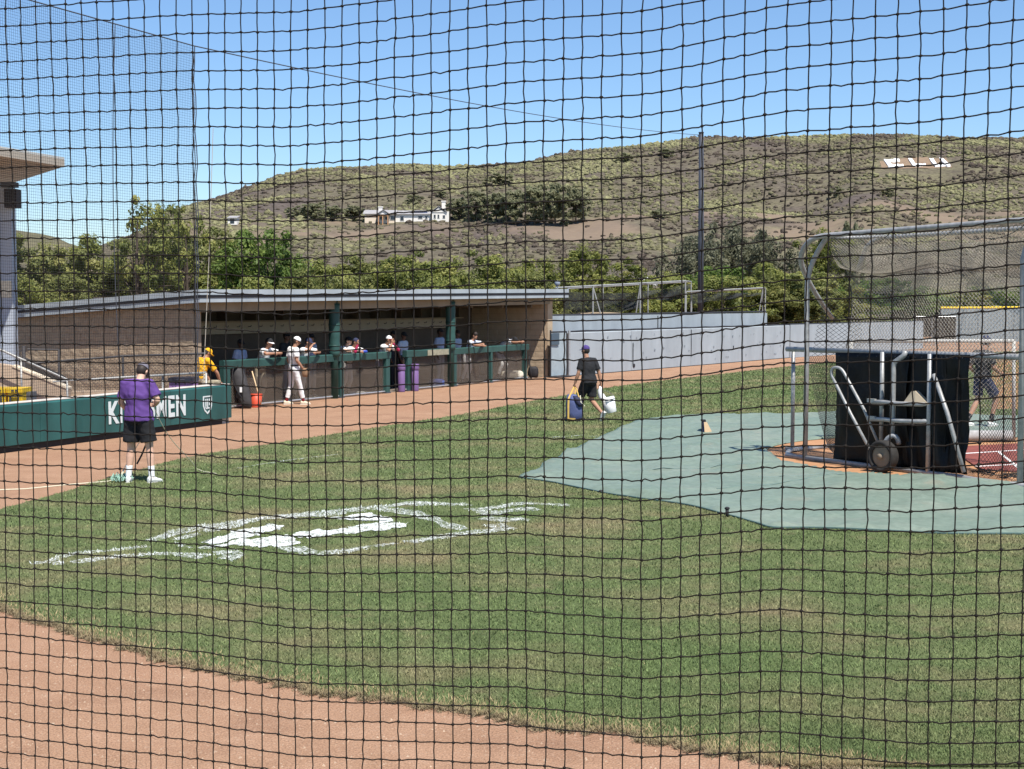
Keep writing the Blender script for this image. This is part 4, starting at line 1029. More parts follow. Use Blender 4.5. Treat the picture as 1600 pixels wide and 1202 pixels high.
def wall_text(txt, px0, px1, zlo, zhi, out):
    cu = bpy.data.curves.new('lettering', 'FONT'); cu.body = txt; cu.size = 1; cu.extrude = .002; cu.offset = .030; cu.space_character = 1.12
    tmp = bpy.data.objects.new('tmp', cu); COL.objects.link(tmp); dg = bpy.context.evaluated_depsgraph_get(); dg.update()
    me = bpy.data.meshes.new_from_object(tmp.evaluated_get(dg)); bpy.data.objects.remove(tmp)
    xs = [v.co.x for v in me.vertices]; ys = [v.co.y for v in me.vertices]; x0, x1, y0, y1 = min(xs), max(xs), min(ys), max(ys); A = a_at(px0); B = a_at(px1)
    for v in me.vertices:
        c = v.co.copy(); a = A + (B - A) * (c.x - x0) / (x1 - x0); v.co = wp(a, out + c.z, zlo + (zhi - zlo) * (c.y - y0) / (y1 - y0))
    me.materials.append(M_let); o = bpy.data.objects.new('lettering', me); link(o, WALL); o['label'] = 'white capitals on the green wall'
wall_text('KINGSMEN', 163, 284, .30, .77, .0795)
def shield():
    A = a_at(311.5); B = a_at(325.5); q = MB(); h0, h1 = .27, .68
    def pt(u, v, o=.0): return wp(A + (B - A) * u, .074 + o, h0 + (h1 - h0) * v)
    out = [(0, 1), (1, 1), (1, .45), (.85, .2), (.5, 0), (.15, .2), (0, .45)]; inn = [(.12, .93), (.88, .93), (.88, .47), (.76, .26), (.5, .10), (.24, .26), (.12, .47)]
    n = len(out)
    for i in range(n):
        j = (i + 1) % n; q.plate([pt(*out[i]), pt(*out[j]), pt(*inn[j]), pt(*inn[i])], WN * .006)
    for poly in ([(.26, .84), (.38, .84), (.38, .42), (.26, .42)], [(.46, .84), (.56, .84), (.56, .30), (.46, .30)], [(.56, .38), (.74, .38), (.74, .30), (.56, .30)], [(.66, .84), (.76, .84), (.76, .48), (.66, .48)], [(.26, .42), (.44, .34), (.44, .26), (.26, .34)]):
        q.plate([pt(*p) for p in poly], WN * .006)
    q.build('shield_emblem', M_let, WALL)
shield()
# ------------------------------------------------------------------ side net above that wall
def side_net():
    a1 = a_at(326); zt = 8.42; zb = .95; t = thing('side_netting', wp(a1, -.3, 0), 'fine protective net rising above the green wall at left', 'net')
    pol = []; c = .0445 * 1.25; L0 = .2
    def p(a, z): 
        k = (z - zb) / (zt - zb); q = wp(a, -.3 + .12 * math.sin(a * .7) * k * (1 - k) * 4, z); return np.array(q)
    n = int((a1 - L0) / c)
    for i in range(n + 1): pol.append(np.array([p(L0 + i * c, zb + (zt - zb) * k / 4) for k in range(5)]))
    for j in range(int((zt - zb) / c)): pol.append(np.array([p(L0 + (a1 - L0) * k / 4, zb + j * c) for k in range(5)]))
    V, Fq = strands(pol, .0024); np_mesh('mesh', V, Fq, mat('net_cord', (.035, .033, .034), .8), t)
    q = MB(); q.tube([Vector(p(L0 - 4, zt)), Vector(p(a1, zt))], .014, 5); q.build('top_cable', M_fdark, t)
    q = MB()
    for o in (0, -.07): q.tube([Vector(p(a1 + o, zb + (zt - zb) * k / 20)) + WN * .03 * math.sin(k * 2) for k in range(21)], .012, 5)
    q.build('edge_rope', M_fdark, t)
    q = MB().tube([Vector(p(a_at(205), zb + (zt - zb) * k / 20)) + WN * .02 for k in range(21)], .008, 4); q.build('lacing', M_fdark, t)
    # guy cable running on to the tall pole
    top = Vector(p(a1, zt)); pt = P(1092, 211, 79.0); cb = MB(); cb.tube([top.lerp(pt, k / 16) - UPV * .9 * 4 * (k / 16) * (1 - k / 16) * .35 for k in range(17)], .014, 5)
    tag(cb.build('guy_cable', M_fdark), 'thin cable from the net corner to the tall dark pole', 'cable')
    b = wp(a_at(340), -.4, 0); e = wp(a_at(337), -.4, 0); cb = MB(); tp = P(335.5, 380, b.y)
    tp = P(333, 200, b.y); cb.tube([b + UPV * .9, (b + UPV * .9).lerp(tp, .5) + Vector((.02, 0, 0)), tp], .008, 5); tag(cb.build('tie_rope', mat('pale_rope', (.42, .38, .32), .8)), 'pale rope hanging down to the end of the green wall', 'rope')
side_net()
pole_b = P(1094.5, 480, 79.0); pt_ = thing('tall_pole', (pole_b.x, 79, 0), 'tall dark steel pole behind the blue wall', 'pole')
ztop = P(1094, 208, 79).z
MB().tube([(pole_b.x, 79, 0), (pole_b.x, 79, ztop * .5), (pole_b.x - .03, 79, ztop)], [.17, .155, .13], 14).build('shaft', mat('pole_paint', (.050, .055, .070), .5, var=.15, scale=3), pt_, True)
MB().tube([(pole_b.x - .03, 79, ztop), (pole_b.x - .03, 79, ztop + .05)], .15, 14).build('cap', M_fdark, pt_)
MB().box((pole_b.x - .16, 79, ztop - .12), (.14, .06, .06)).build('cable_bracket', M_fdark, pt_)
# ================================================================== BLUE WALL, TUNNEL FRAMES, FENCE
M_blue = mat('blue_grey_pad', (.335, .370, .395), .6, streak=.10, var=.05, scale=.9, bump=.15, bscale=3); M_seam = mat('black_seam', (.03, .03, .035), .7)
BA = G(858, 590.5); BB = G(1232, 559.5); BD = (BB - BA).normalized(); BN = Vector((BD.y, -BD.x, 0))
BLEN = (BB - BA).length
def bp(a, out, z): return BA + BD * a + BN * out + UPV * z
def b_at(px):
    u = (px - 800) / FPX; return (u * BA.y - BA.x) / (BD.x - u * BD.y)
def b_at2(px, out):
    u = (px - 800) / FPX; A = BA + BN * out; return (u * A.y - A.x) / (BD.x - u * BD.y)
def streak_marks(q, n, a0, a1, z0, z1, out):
    for k in range(n):
        a = random.uniform(a0, a1); z = random.uniform(z0, z1); q.box(bp(a, out, z), (random.uniform(.02, .1), .004, random.uniform(.02, .08)), BD, BN)
bw = thing('outfield_wall', bp(BLEN / 2, 0, 0), 'pale blue-grey padded wall beside the dugout, upper tier behind it', 'wall')
cuts = [b_at(x) for x in (889, 985, 1078, 1160, 1232)]
for a, b in zip(cuts[:-1], cuts[1:]):
    q = MB(); n = 12; R = []
    for i in range(n + 1):
        s = a + .01 + (b - a - .02) * i / n; d = .05 + .012 * mnoise.noise(Vector((s * .7, 3, 0)))
        R.append([bp(s, 0, .02), bp(s, d, .03), bp(s, d + .02 * mnoise.noise(Vector((s, 0, 1))), .8), bp(s, d, 1.62), bp(s, 0, 1.66)])
    V = [p for r in R for p in r]; F = [(i * 5 + j, (i + 1) * 5 + j, (i + 1) * 5 + j + 1, i * 5 + j + 1) for i in range(n) for j in range(4)] + [tuple(range(5)), tuple(n * 5 + j for j in range(4, -1, -1))]
    q.add(V, F).build('pad_panel', M_blue, bw)
MB().box(bp((cuts[0] + BLEN) / 2, -.08, .82), (BLEN - cuts[0] + .1, .14, 1.60), BD, BN).build('core', M_conc, bw)
q = MB(); q.tube([bp(s, .0, 1.685 + .01 * math.sin(s * 3)) for s in np.linspace(cuts[0], BLEN, 50)], .035, 6).build('top_trim', M_seam, bw)
MB().box(bp((cuts[0] + BLEN) / 2, .03, .012), (BLEN - cuts[0], .05, .03), BD, BN).build('base_strip', M_seam, bw)
q = MB()
for px, zl, zh in ((987, .25, 1.15), (1078, .42, 1.60)): q.box(bp(b_at(px), .068, (zl + zh) / 2), (.05, .008, zh - zl), BD, BN)
q.build('strap', M_seam, bw); q = MB(); q.ell(bp(b_at(988.5), .07, .22), .10, .02, .08, BD, BN, UPV); q.box(bp(b_at(1144), .07, .72), (.05, .02, .14), BD, BN); q.build('latch', M_seam, bw)
q = MB(); streak_marks(q, 60, cuts[0] + .5, BLEN - 1, .25, 1.5, .072); q.build('scuff', mat('scuff', (.20, .23, .26), .8), bw)
UA = b_at2(858, -1.0); UB = b_at2(1196, -1.0)
MB().box(bp((UA + UB) / 2, -1.0, 1.13), (UB - UA, .15, 2.26), BD, BN).build('upper_tier', M_blue, bw); MB().tube([bp(UA, -1.0, 2.28), bp(UB, -1.0, 2.33)], .05, 6).build('upper_trim', M_seam, bw)
MB().box(bp(b_at2(1025, -1.0), -.915, 1.95), (.05, .02, .52), BD, BN).build('upper_strap', M_seam, bw)
# tarp-covered gate next to the dugout
gt = thing('wall_gate', bp(b_at(873), 0, 0), 'pale blue vinyl-covered gate between dugout and wall', 'gate')
ga, gb = b_at(859.5), b_at(884); q = MB(); W = []
for i in range(13):
    for j in range(9):
        p = bp(ga + (gb - ga) * i / 12, .03 + .03 * mnoise.noise(Vector((i * .5 + j * .5, j * .2, 0))), .06 + 1.58 * j / 8); W.append(p)
q.add(W, [(i * 9 + j, (i + 1) * 9 + j, (i + 1) * 9 + j + 1, i * 9 + j + 1) for i in range(12) for j in range(8)]).build('vinyl_cover', mat('blue_vinyl', (.31, .365, .39), .5, bump=.3, bscale=6, var=.05), gt, True)
MB().tube([bp(ga, .02, 0), bp(ga, .02, 1.75)], .03, 8).build('hinge_post', M_seam, gt); MB().tube([bp(gb, .02, 0), bp(gb, .02, 1.7)], .03, 8).build('latch_post', M_seam, gt)
MB().tube([bp(b_at(888), .04, 0), bp(b_at(888), .04, 1.72)], .045, 8).build('gate_post', M_pipe, gt); MB().tube([bp(ga, .02, 1.68), bp(gb, .02, 1.68)], .028, 8).build('top_bar', M_seam, gt)
MB().box(bp(b_at(865), .07, 1.42), (.55, .02, .42), BD, BN).build('sign_board', mat('dark_blue_grey', (.07, .10, .13), .6), gt)
MB().box(bp(b_at(872), .2, .03), ((gb - ga) * 1.1, .35, .02), BD, BN).build('ground_flap', M_seam, gt)
# the wall beyond: whiter stretch seen through the cage
B2 = G(1440, 545); C2 = thing('far_side_wall', BB.lerp(B2, .5), 'pale wall stretch behind the cage, beyond the blue wall', 'wall')
d2 = (B2 - BB).normalized(); n2 = Vector((d2.y, -d2.x, 0)); L2 = (B2 - BB).length
for k in range(4):
    s0 = L2 * k / 4; c = BB + d2 * (s0 + L2 / 8 + .05) + UPV * (.84 - .0 * k); MB().box(c, (L2 / 4 - .03, .14, 1.66), d2, n2).build('pad_panel', M_blue, C2)
MB().tube([BB + UPV * 1.69 + d2 * .05, B2 + UPV * 1.69], .04, 6).build('top_trim', M_seam, C2)
# yellow-topped outfield fence
f0 = P(1470, 480, 100); f1 = P(1900, 478, 108); F0 = Vector((f0.x, 100, 0)); F1 = Vector((f1.x, 108, 0)); fd = (F1 - F0).normalized(); fnn = Vector((fd.y, -fd.x, 0)); LF = (F1 - F0).length
ff = thing('outfield_fence', F0.lerp(F1, .5), 'grey outfield fence with a yellow top tube', 'fence')
for k in range(8): MB().box(F0 + fd * (LF * (k + .5) / 8) + UPV * 1.2, (LF / 8 - .04, .1, 2.36), fd, fnn).build('panel', mat('fence_grey', (.22, .255, .27), .7, streak=.15, var=.06, scale=.6), ff)
MB().tube([F0 + UPV * 2.44, F1 + UPV * 2.52], .085, 10).build('top_tube', mat('yellow_plastic', (.75, .52, .04), .5), ff)
for px, w, lab in ((1446, 1.3, 'left dark brown screen panel before the outfield fence'), (1475, 1.55, 'right dark brown screen panel before the outfield fence')):
    c = P(px, 510, 92); t = thing('dark_screen', (c.x, 92, 0), lab, 'screen', 'dark screens in front of the outfield fence')
    zlo = P(px, 526 + (4 if px > 1460 else 0), 92).z; zhi = P(px, 495, 92).z
    q = MB(); W = []
    for i in range(9):
        for j in range(6): W.append((c.x + (i / 8 - .5) * w, 92 + .05 * math.sin(i * 1.4 + j), zlo + (zhi - zlo) * j / 5))
    q.add(W, [(i * 6 + j, (i + 1) * 6 + j, (i + 1) * 6 + j + 1, i * 6 + j + 1) for i in range(8) for j in range(5)]).build('fabric', mat('brown_mesh', (.045, .036, .028), .9), t)
    for sx in (-.5, .5): MB().tube([(c.x + sx * w, 92, 0), (c.x + sx * w, 92, zhi + .05)], .03, 6).build('post', M_pipe, t)
    MB().tube([(c.x - .5 * w, 92, zhi), (c.x + .5 * w, 92, zhi)], .03, 6).build('top_bar', M_pipe, t)
# practice-net frames behind the wall
M_net2 = None
def drape_material():
    m = bpy.data.materials.new('black_netting'); m.use_nodes = True; nt = m.node_tree; N = nt.nodes; L = nt.links; b = N['Principled BSDF']; b.inputs['Base Color'].default_value = (.022, .023, .024, 1); b.inputs['Roughness'].default_value = .9
    tr = N.new('ShaderNodeBsdfTransparent'); mx = N.new('ShaderNodeMixShader'); geo = N.new('ShaderNodeNewGeometry'); n = N.new('ShaderNodeTexNoise'); n.inputs['Scale'].default_value = 1.3
    L.new(geo.outputs['Position'], n.inputs['Vector']); mr = N.new('ShaderNodeMapRange'); mr.inputs['From Min'].default_value = .3; mr.inputs['From Max'].default_value = .7; mr.inputs['To Min'].default_value = .45; mr.inputs['To Max'].default_value = .8
    L.new(n.outputs['Fac'], mr.inputs['Value']); L.new(mr.outputs['Result'], mx.inputs[0]); L.new(tr.outputs[0], mx.inputs[1]); L.new(b.outputs[0], mx.inputs[2]); L.new(mx.outputs[0], N['Material Output'].inputs['Surface']); return m
M_net2 = drape_material(); M_wpipe = mat('weathered_pipe', (.36, .355, .335), .5, metal=.25, var=.1, scale=5)
def tunnel(lab, xa, ya, xb, yb, Ya, Yb, legs, drape):
    A = P(xa, ya, Ya); B = P(xb, yb, Yb); t = thing('practice_net_frame', Vector((A.x, A.y, 0)).lerp(Vector((B.x, B.y, 0)), .5), lab, 'net frame', 'practice net frames behind the blue wall')
    MB().tube([A, B], .035, 8).build('top_bar', M_wpipe, t)
    off = Vector((.6, 2.6, 0))
    MB().tube([A + off, B + off], .035, 8).build('rear_bar', M_wpipe, t)
    for k, (f, brace) in enumerate(legs):
        p = A.lerp(B, f); MB().tube([Vector((p.x, p.y, 0)), p], .035, 8).build('leg', M_wpipe, t)
        MB().tube([Vector((p.x + off.x, p.y + off.y, 0)), p + off], .03, 8).build('leg', M_wpipe, t)
        MB().tube([p, p + off], .03, 8).build('cross_bar', M_wpipe, t)
        if brace: MB().tube([p - UPV * .05, Vector((p.x + brace, p.y + .2, .0))], .03, 8).build('brace', M_wpipe, t)
    q = MB(); W = []; n = 24; rws = 5
    for i in range(n + 1):
        f = i / n; p = A.lerp(B, f) + off * .5; top, bot = drape(f)
        for j in range(rws + 1):
            W.append(p + UPV * (-(top + (bot - top) * j / rws)) + Vector((.1 * math.sin(i * 1.1 + j), .15 * math.sin(i * .9 + j * 1.3), 0)))
    q.add(W, [(i * (rws + 1) + j, (i + 1) * (rws + 1) + j, (i + 1) * (rws + 1) + j + 1, i * (rws + 1) + j + 1) for i in range(n) for j in range(rws)]).build('black_netting', M_net2, t, True)
tunnel('left practice net frame with sagging black netting', 868, 450, 1071, 439, 59, 68, [(0.26, 1.0), (.62, -.5), (1.0, 0)], lambda f: (.12 + .25 * math.sin(f * 3.1), .75 + 1.0 * (1 - f) * (f < .6) + .1 * math.sin(f * 9)))
tunnel('right practice net frame ending above the wall corner', 1072, 456, 1192, 450, 69, 76, [(0.0, 0), (1.0, -.5)], lambda f: (.05 + .2 * f, .6 - .25 * f))
mnd = soft_bag('soil_mound', Vector((P(938, 486, 62).x, 62, P(938, 486, 62).z - .66)), 1.25, .9, .30, M_soil, 'low mound of bare clay behind the blue wall', 'mound', seed=2)
mnd.location.z = mnd.location.z
# white-roofed shed behind
sc = P(1033, 452, 98); sd = thing('white_roof_shed', (sc.x, 98, 0), 'shed with a bright white corrugated roof behind the nets', 'shed')
MB().box((sc.x, 99.5, 1.9), (2.9, 3, 3.8)).build('wall', M_beam, sd); q = MB()
for k in range(12):
    x0 = sc.x - 1.55 + k * .26; q.plate([(x0, 97.6, 3.98), (x0 + .24, 97.6, 4.0), (x0 + .24, 101.3, 4.55), (x0, 101.3, 4.53)], (0, 0, .06))
q.build('roof', mat('white_roof', (.82, .82, .80), .5), sd)
# small floodlight on the dugout roof
fl = P(871, 447, 54.5); t = thing('roof_floodlight', fl - UPV * .25, 'small round floodlight on the dugout roof end', 'floodlight')
MB().tube([fl - UPV * .3, fl], .025, 6).build('stem', M_pipe, t); MB().ell(fl + UPV * .10, .11, .11, .12).build('head', mat('lamp_grey', (.22, .25, .30), .4), t, True)

# ================================================================== LEFT: COLUMN, CANOPY, STAIR, FENCE, BINS
Yc = 34.0; c0 = P(-14, 500, Yc); c1 = P(21, 500, Yc)
cl = thing('grandstand_column', ((c0.x + c1.x) / 2, Yc, 0), 'pale blue-grey square column at the left edge', 'column')
zt = P(10, 292, Yc).z
MB().box(((c0.x + c1.x) / 2 + .06, Yc + .15, zt / 2), (c1.x - c0.x - .12, .30, zt), Vector((1, 0, 0)), Vector((0, 1, 0))).build('shaft', mat('column_paint', (.38, .42, .48), .6, var=.05, scale=2), cl)
MB().box(((c0.x + c1.x) / 2 - .14, Yc - .04, zt / 2), (.20, .08, zt * .98)).build('side_flange', mat('column_paint_shaded', (.30, .33, .38), .6), cl)  # left side of the column: shade put into a darker copy of the paint
MB().box((c1.x - .16, Yc - .01, P(10, 452, Yc).z), (.26, .03, .40)).build('paper_notice', mat('notice', (.62, .56, .42), .8, var=.25, scale=14), cl)
tip = P(101, 259, Yc); cz = tip.z
A1 = P(0, 247, 31.6); B1 = Vector((P(14, 286, 39.0).x, 39.0, cz))
d1 = (Vector((A1.x, A1.y, cz)) - tip).normalized(); d2_ = (B1 - tip).normalized()
cp = thing('canopy', tip, 'thin flat canopy corner jutting in at the upper left', 'canopy')
poly = [tip, tip + d1 * 6, tip + d1 * 6 + d2_ * 6, tip + d2_ * 6]
MB().plate([p - UPV * .02 for p in poly], (0, 0, .16)).build('slab', mat('canopy_soffit', (.40, .35, .29), .8), cp)
MB().plate([p + UPV * .145 for p in poly], (0, 0, .05)).build('roof_sheet', mat('canopy_top', (.55, .55, .52), .6), cp)
q = MB()
for k in range(1, 14):
    a = tip + d2_ * (k * .42); q.plate([a + d1 * .05 - UPV * .022, a + d1 * 5.9 - UPV * .022, a + d1 * 5.9 + d2_ * .03 - UPV * .022, a + d1 * .05 + d2_ * .03 - UPV * .022], (0, 0, -.012))
q.build('soffit_batten', mat('soffit_line', (.25, .21, .17), .8), cp)
sp = P(19, 311, Yc); t = thing('loudspeaker', sp, 'dark loudspeaker box hung on the column below the canopy', 'loudspeaker')
MB().box((sp.x + .03, Yc - .05, sp.z), (.30, .34, .44)).build('cabinet', mat('speaker_brown', (.035, .026, .026), .7), t); MB().box((sp.x - .05, Yc - .02, sp.z + .33), (.34, .3, .12)).build('bracket', M_fdark, t)
MB().box((sp.x + .03, Yc - .225, sp.z), (.25, .012, .38)).build('grille', M_blk, t)
# stair flank wall and hand rail (between wall and dugout end)
def lp(px, py, Y): return P(px, py, Y)
st = thing('stair_wall', Vector((P(60, 600, 31.5).x, 31.5, 0)), 'beige sloping stair side wall behind the yellow bins', 'wall'); Ys_ = 31.5
M_stair = mat('beige_stucco', (.46, .35, .25), .9, var=.06, scale=3)
pl = [P(-20, 566, Ys_), P(18, 571, Ys_), P(106, 608, Ys_), P(120, 628, Ys_), P(330, 628, Ys_ + 1.5)]
MB().plate([P(-20, 566, Ys_), P(19, 572, Ys_), P(106, 607, Ys_), P(106, 660, Ys_), P(-20, 660, Ys_)], (0, .25, 0)).build('flank', M_stair, st)
MB().plate([P(19, 570.5, Ys_ - .02), P(106, 605.5, Ys_ - .02), P(106, 608.5, Ys_ - .02), P(19, 573.5, Ys_ - .02)], (0, .3, 0)).build('coping', mat('coping', (.68, .57, .42), .8), st)
for k in range(5):
    y0 = 612 + k * 7; MB().plate([P(106, y0, Ys_ + .3 - .25 * k * .2), P(300, y0 - 2, Ys_ + .6), P(300, y0 + 5, Ys_ + .6), P(106, y0 + 7, Ys_ + .3 - .25 * k * .2)], (0, .3, 0)).build('tread', M_stair, st)
hr = thing('hand_rail', Vector((P(60, 600, 31.2).x, 31.2, 0)), 'light grey pipe handrail sloping down beside the stair', 'handrail'); Yh = 31.2
MB().tube([P(-25, 537, Yh), P(6, 549, Yh)] + [P(6 + 96 * k / 6, 549 + 43 * k / 6, Yh) for k in range(1, 7)] + arc(P(102, 592, Yh), P(108, 595.5, Yh), P(116, 594.5, Yh), 4)[1:] + [P(200, 589.5, Yh + .4), P(322, 582.5, Yh + 1.2)], .026, 8).build('rail', M_wpipe, hr, True)
for px, y0 in ((105, 594), (33, 562), (254, 587), (322, 583)): 
    b = P(px, y0, Yh + (.0 if px < 200 else .8)); MB().tube([b, Vector((b.x, b.y, .02))], .022, 8).build('post', M_wpipe, hr, True)
MB().tube([P(83, 597, Yh), P(105, 595.5, Yh)], .02, 6).build('stub_bar', M_wpipe, hr)
# dark chain link fence in front of the block wall
Yf = 33.0; ft = thing('chain_link_fence', Vector((P(150, 600, Yf).x, Yf, 0)), 'dark chain link fence in front of the tan block wall', 'fence'); M_dp = mat('dark_pipe', (.040, .036, .038), .6)
def fpt(px, py): return P(px, py, Yf + .004 * (px - 36))
for px, yt in ((37, 541), (92, 546), (192, 557), (306, 553)): 
    p = fpt(px, yt); MB().tube([p, Vector((p.x, p.y, 0))], .04 if px == 37 else .028, 8).build('post', M_dp, ft, True)
MB().tube([fpt(43, 546), fpt(92, 547)], .024, 6).build('top_rail', M_dp, ft); MB().tube([fpt(55, 568), fpt(110, 563), fpt(195, 556.5), fpt(322, 552.5)], .030, 6).build('top_rail', M_dp, ft)
a = fpt(44, 560); b = fpt(322, 553); V, Fq = strands(chain_mesh((a.x, a.y, 0), (b.x, b.y, 0), .55, fpt(60, 566).z, .55, fpt(322, 553).z, .085, .003), .0042)
np_mesh('chain_link', V, Fq, mat('dark_wire', (.10, .085, .07), .6), ft)
# ramp cheek, its shade put into the dark panel colour
MB().plate([fpt(36, 558), fpt(100, 588), fpt(106, 604), fpt(36, 575)], (0, .1, 0)).build('ramp_panel', mat('shaded_cheek', (.05, .045, .042), .8), ft)
# yellow bins
def bin_(px0, px1, lab):
    Y = 27.6; a = P(px0, 640, Y); b = P(px1, 640, Y); z1 = P(10, 607, Y).z; z0 = .35; w = b.x - a.x; cx = (a.x + b.x) / 2
    t = thing('yellow_bin', (cx, Y, z0), lab, 'bin', 'yellow bins behind the green wall'); my = mat('yellow_bin', (.78, .50, .02), .5, var=.05)
    q = MB(); q.loft([((cx, Y + .3, z0 + k * (z1 - .1 - z0)), (w * .5 * s, 0, 0), (0, .28 * s, 0)) for k, s in ((0, 1.1), (.5, 1.2), (1, 1.3))], 4)
    MB().prism([(cx - w * .46, Y), (cx + w * .46, Y), (cx + w * .46, Y + .5), (cx - w * .46, Y + .5)], z0, z1 - .09).build('body', my, t)
    MB().prism([(cx - w * .5, Y - .04), (cx + w * .5, Y - .04), (cx + w * .5, Y + .54), (cx - w * .5, Y + .54)], z1 - .085, z1).build('lid', my, t)
    q = MB(); q.tube([(cx - w * .3, Y - .02, z0 + .1), (cx - w * .3, Y - .03, z1 - .16), (cx + w * .2, Y - .03, z1 - .16), (cx + w * .2, Y - .02, z0 + .1)], .018, 6); q.build('frame_bar', M_fdark, t)
    q = MB(); q.box((cx + w * .12, Y - .05, z1 - .04), (.05, .015, .03)); q.box((cx - w * .12, Y - .05, z1 - .04), (.05, .015, .03)); q.build('lid_clip', M_fdark, t)
bin_(-14, 10, 'yellow bin cut by the left picture edge'); bin_(12, 37, 'yellow bin with dark frame, second from the left edge')
b = P(44, 626, 27.8); tag(MB().prism([(b.x - .06, 27.8), (b.x + .07, 27.8), (b.x + .07, 28.1), (b.x - .06, 28.1)], .6, P(44, 613, 27.8).z).build('grey_crate', mat('grey_plastic', (.14, .14, .15), .6)), 'small dark grey box right of the yellow bins', 'box')
# purple cooler
cA = P(262, 606, 33.2); cB = P(306, 604, 33.6); w = cB.x - cA.x; cx = (cA.x + cB.x) / 2; ck = thing('cooler', (cx, 33.5, 0), 'purple cooler with a dark lid behind the green wall', 'cooler')
zt = P(284, 590, 33.4).z; zm = P(284, 596.5, 33.4).z; mp = mat('purple_cooler', (.30, .17, .36), .6)
MB().prism([(cx - w * .48, 33.3), (cx + w * .48, 33.4), (cx + w * .48, 33.9), (cx - w * .48, 33.8)], .3, zm).build('body', mp, ck); MB().prism([(cx - w * .51, 33.25), (cx + w * .51, 33.35), (cx + w * .51, 33.95), (cx - w * .51, 33.85)], zm + .004, zt).build('lid', mat('navy_plastic', (.025, .026, .04), .5), ck)
MB().tube([(cx - .1, 33.22, zm - .05), (cx - .1, 33.16, zm + .05), (cx + .12, 33.16, zm + .05), (cx + .12, 33.22, zm - .05)], .02, 6).build('handle', mat('navy_plastic', (.025, .026, .04), .5), ck)
g = wp(a_at(341), -.13, .895); soft_bag('ball_glove', g, .16, .1, .055, mat('glove_tan', (.42, .36, .24), .8, col2=(.10, .09, .07), scale=14), 'tan and black glove lying on the end of the green wall', 'glove', seed=12)

# ================================================================== BATTING CAGE
M_alu = mat('cage_pipe', (.30, .30, .295), .42, metal=.15, var=.22, scale=11, spec=.5)
K0 = G(1228, 712, .06); K1 = G(1600, 758, .06); KD = (K1 - K0).normalized(); KN = Vector((-KD.y, KD.x, 0)); KN = KN if KN.y > 0 else -KN
CG = thing('batting_cage', K0.lerp(K1, .5) - UPV * .06, 'wheeled batting cage of grey pipes with net and black panels', 'batting cage')
def kpt(px, py): return G(px, py, .06)
def pipe(name, pts, r=.042, n=10, m=None): return MB().tube(pts, r, n).build(name, m or M_alu, CG, True)
KEXT = K1 + KD * 1.2
def on_base(px):
    u = (px - 800) / FPX; t = (u * K0.y - K0.x) / (KD.x - u * KD.y); return K0 + KD * t
e1 = on_base(1508)
pipe('base_pipe', [K0, e1, e1 + KD * .12 - KN * .06, e1 + KD * .3 - KN * .10, KEXT - KN * .1])
L1 = G(1238, 703, .06)
pipe('base_pipe', arc(K0 + KD * .3, K0 - KD * .15, L1, 6) + [L1 + (G(1300, 697, .06) - L1) * 1.0, L1 + (G(1300, 697, .06) - L1) * 3.2])
MB().box(L1 + UPV * .02, (.22, .16, .05), KD, KN).build('foot_plate', M_alu, CG)
RAILZ = 1.90; rl0 = P(1230, 545.5, L1.y); rr = on_base(1600) + KD * 1.2; rr = Vector((rr.x, rr.y, rl0.z + .04))
pipe('mid_rail', [rl0, rl0.lerp(rr, .5), rr], .048)
pipe('leg', [L1, Vector((L1.x, L1.y, rl0.z - .03))], .036)
B2_ = on_base(1260)
pipe('leg', [B2_, P(1260.5, 560, B2_.y), P(1261, 450, B2_.y)] + arc(P(1261.5, 440, B2_.y), P(1268, 400, B2_.y), P(1297, 366, B2_.y - .35), 8), .043)
Yb = on_base(1290).y; Ye = on_base(1600).y
t0 = P(1292, 368, Yb); t1 = P(1600, 344, Ye); tdir = (t1 - t0)
bend = arc(t0, P(1256, 370, Yb + .25), P(1251, 405, Yb + .5), 7) + arc(P(1251, 405, Yb + .5), P(1252, 430, Yb + .7), P(1300, 497, Yb + 1.5), 6)[1:]
pipe('top_beam', [t1 + tdir * .4, t1, t0.lerp(t1, .5)] + bend, .045)
fa = [P(1340, 425, Yb + .6), P(1350, 396, Yb + .6)] + arc(P(1350, 396, Yb + .6), P(1358, 371, Yb + .5), P(1392, 370.5, Yb + .25), 5)[1:]
f1_ = P(1600, 357, Ye + 1.2); pipe('rear_beam', fa + [f1_, f1_ + (f1_ - fa[-1]) * .4], .040)
pipe('roof_strut', [P(1294, 371, Yb), P(1330, 371.5, Yb + .25), P(1392, 369, Yb + .3)], .03)
lx = on_base(1598); pipe('leg', [lx, P(1598, 500, lx.y), P(1599, 410, lx.y)] + arc(P(1599, 405, lx.y), P(1604, 380, lx.y), P(1622, 356, lx.y), 5), .045)
for px, y0, y1 in ((1379, 550, 690), (1453, 553, 737)):
    b = on_base(px); pipe('upright', [Vector((b.x, b.y, .08 if px > 1400 else .5)), P(px, y0, b.y)], .037)
def cp_(px, py, dn=0.0):
    """point on the cage's back plane, pushed dn towards the camera"""
    b = on_base(px) - KN * dn; return P(px, py, b.y)
pipe('bent_arm', [cp_(1416, 549, 0), cp_(1412, 556, .05), cp_(1398, 566, .15), cp_(1396, 575, .18), cp_(1395, 635, .2), cp_(1394, 684, .2)], .043)
for y in (629, 656): pipe('hitch_arm', [cp_(1454, y + 1, .0), cp_(1440, y + 3, .12), cp_(1405, y + 2, .25), cp_(1380, y - .5, .25), cp_(1360, y - 1, .20)], .038); 
for y in (629, 656): MB().box(cp_(1362, y - 3, .24), (.16, .05, .06), KD, KN).build('clamp', M_wpipe, CG)
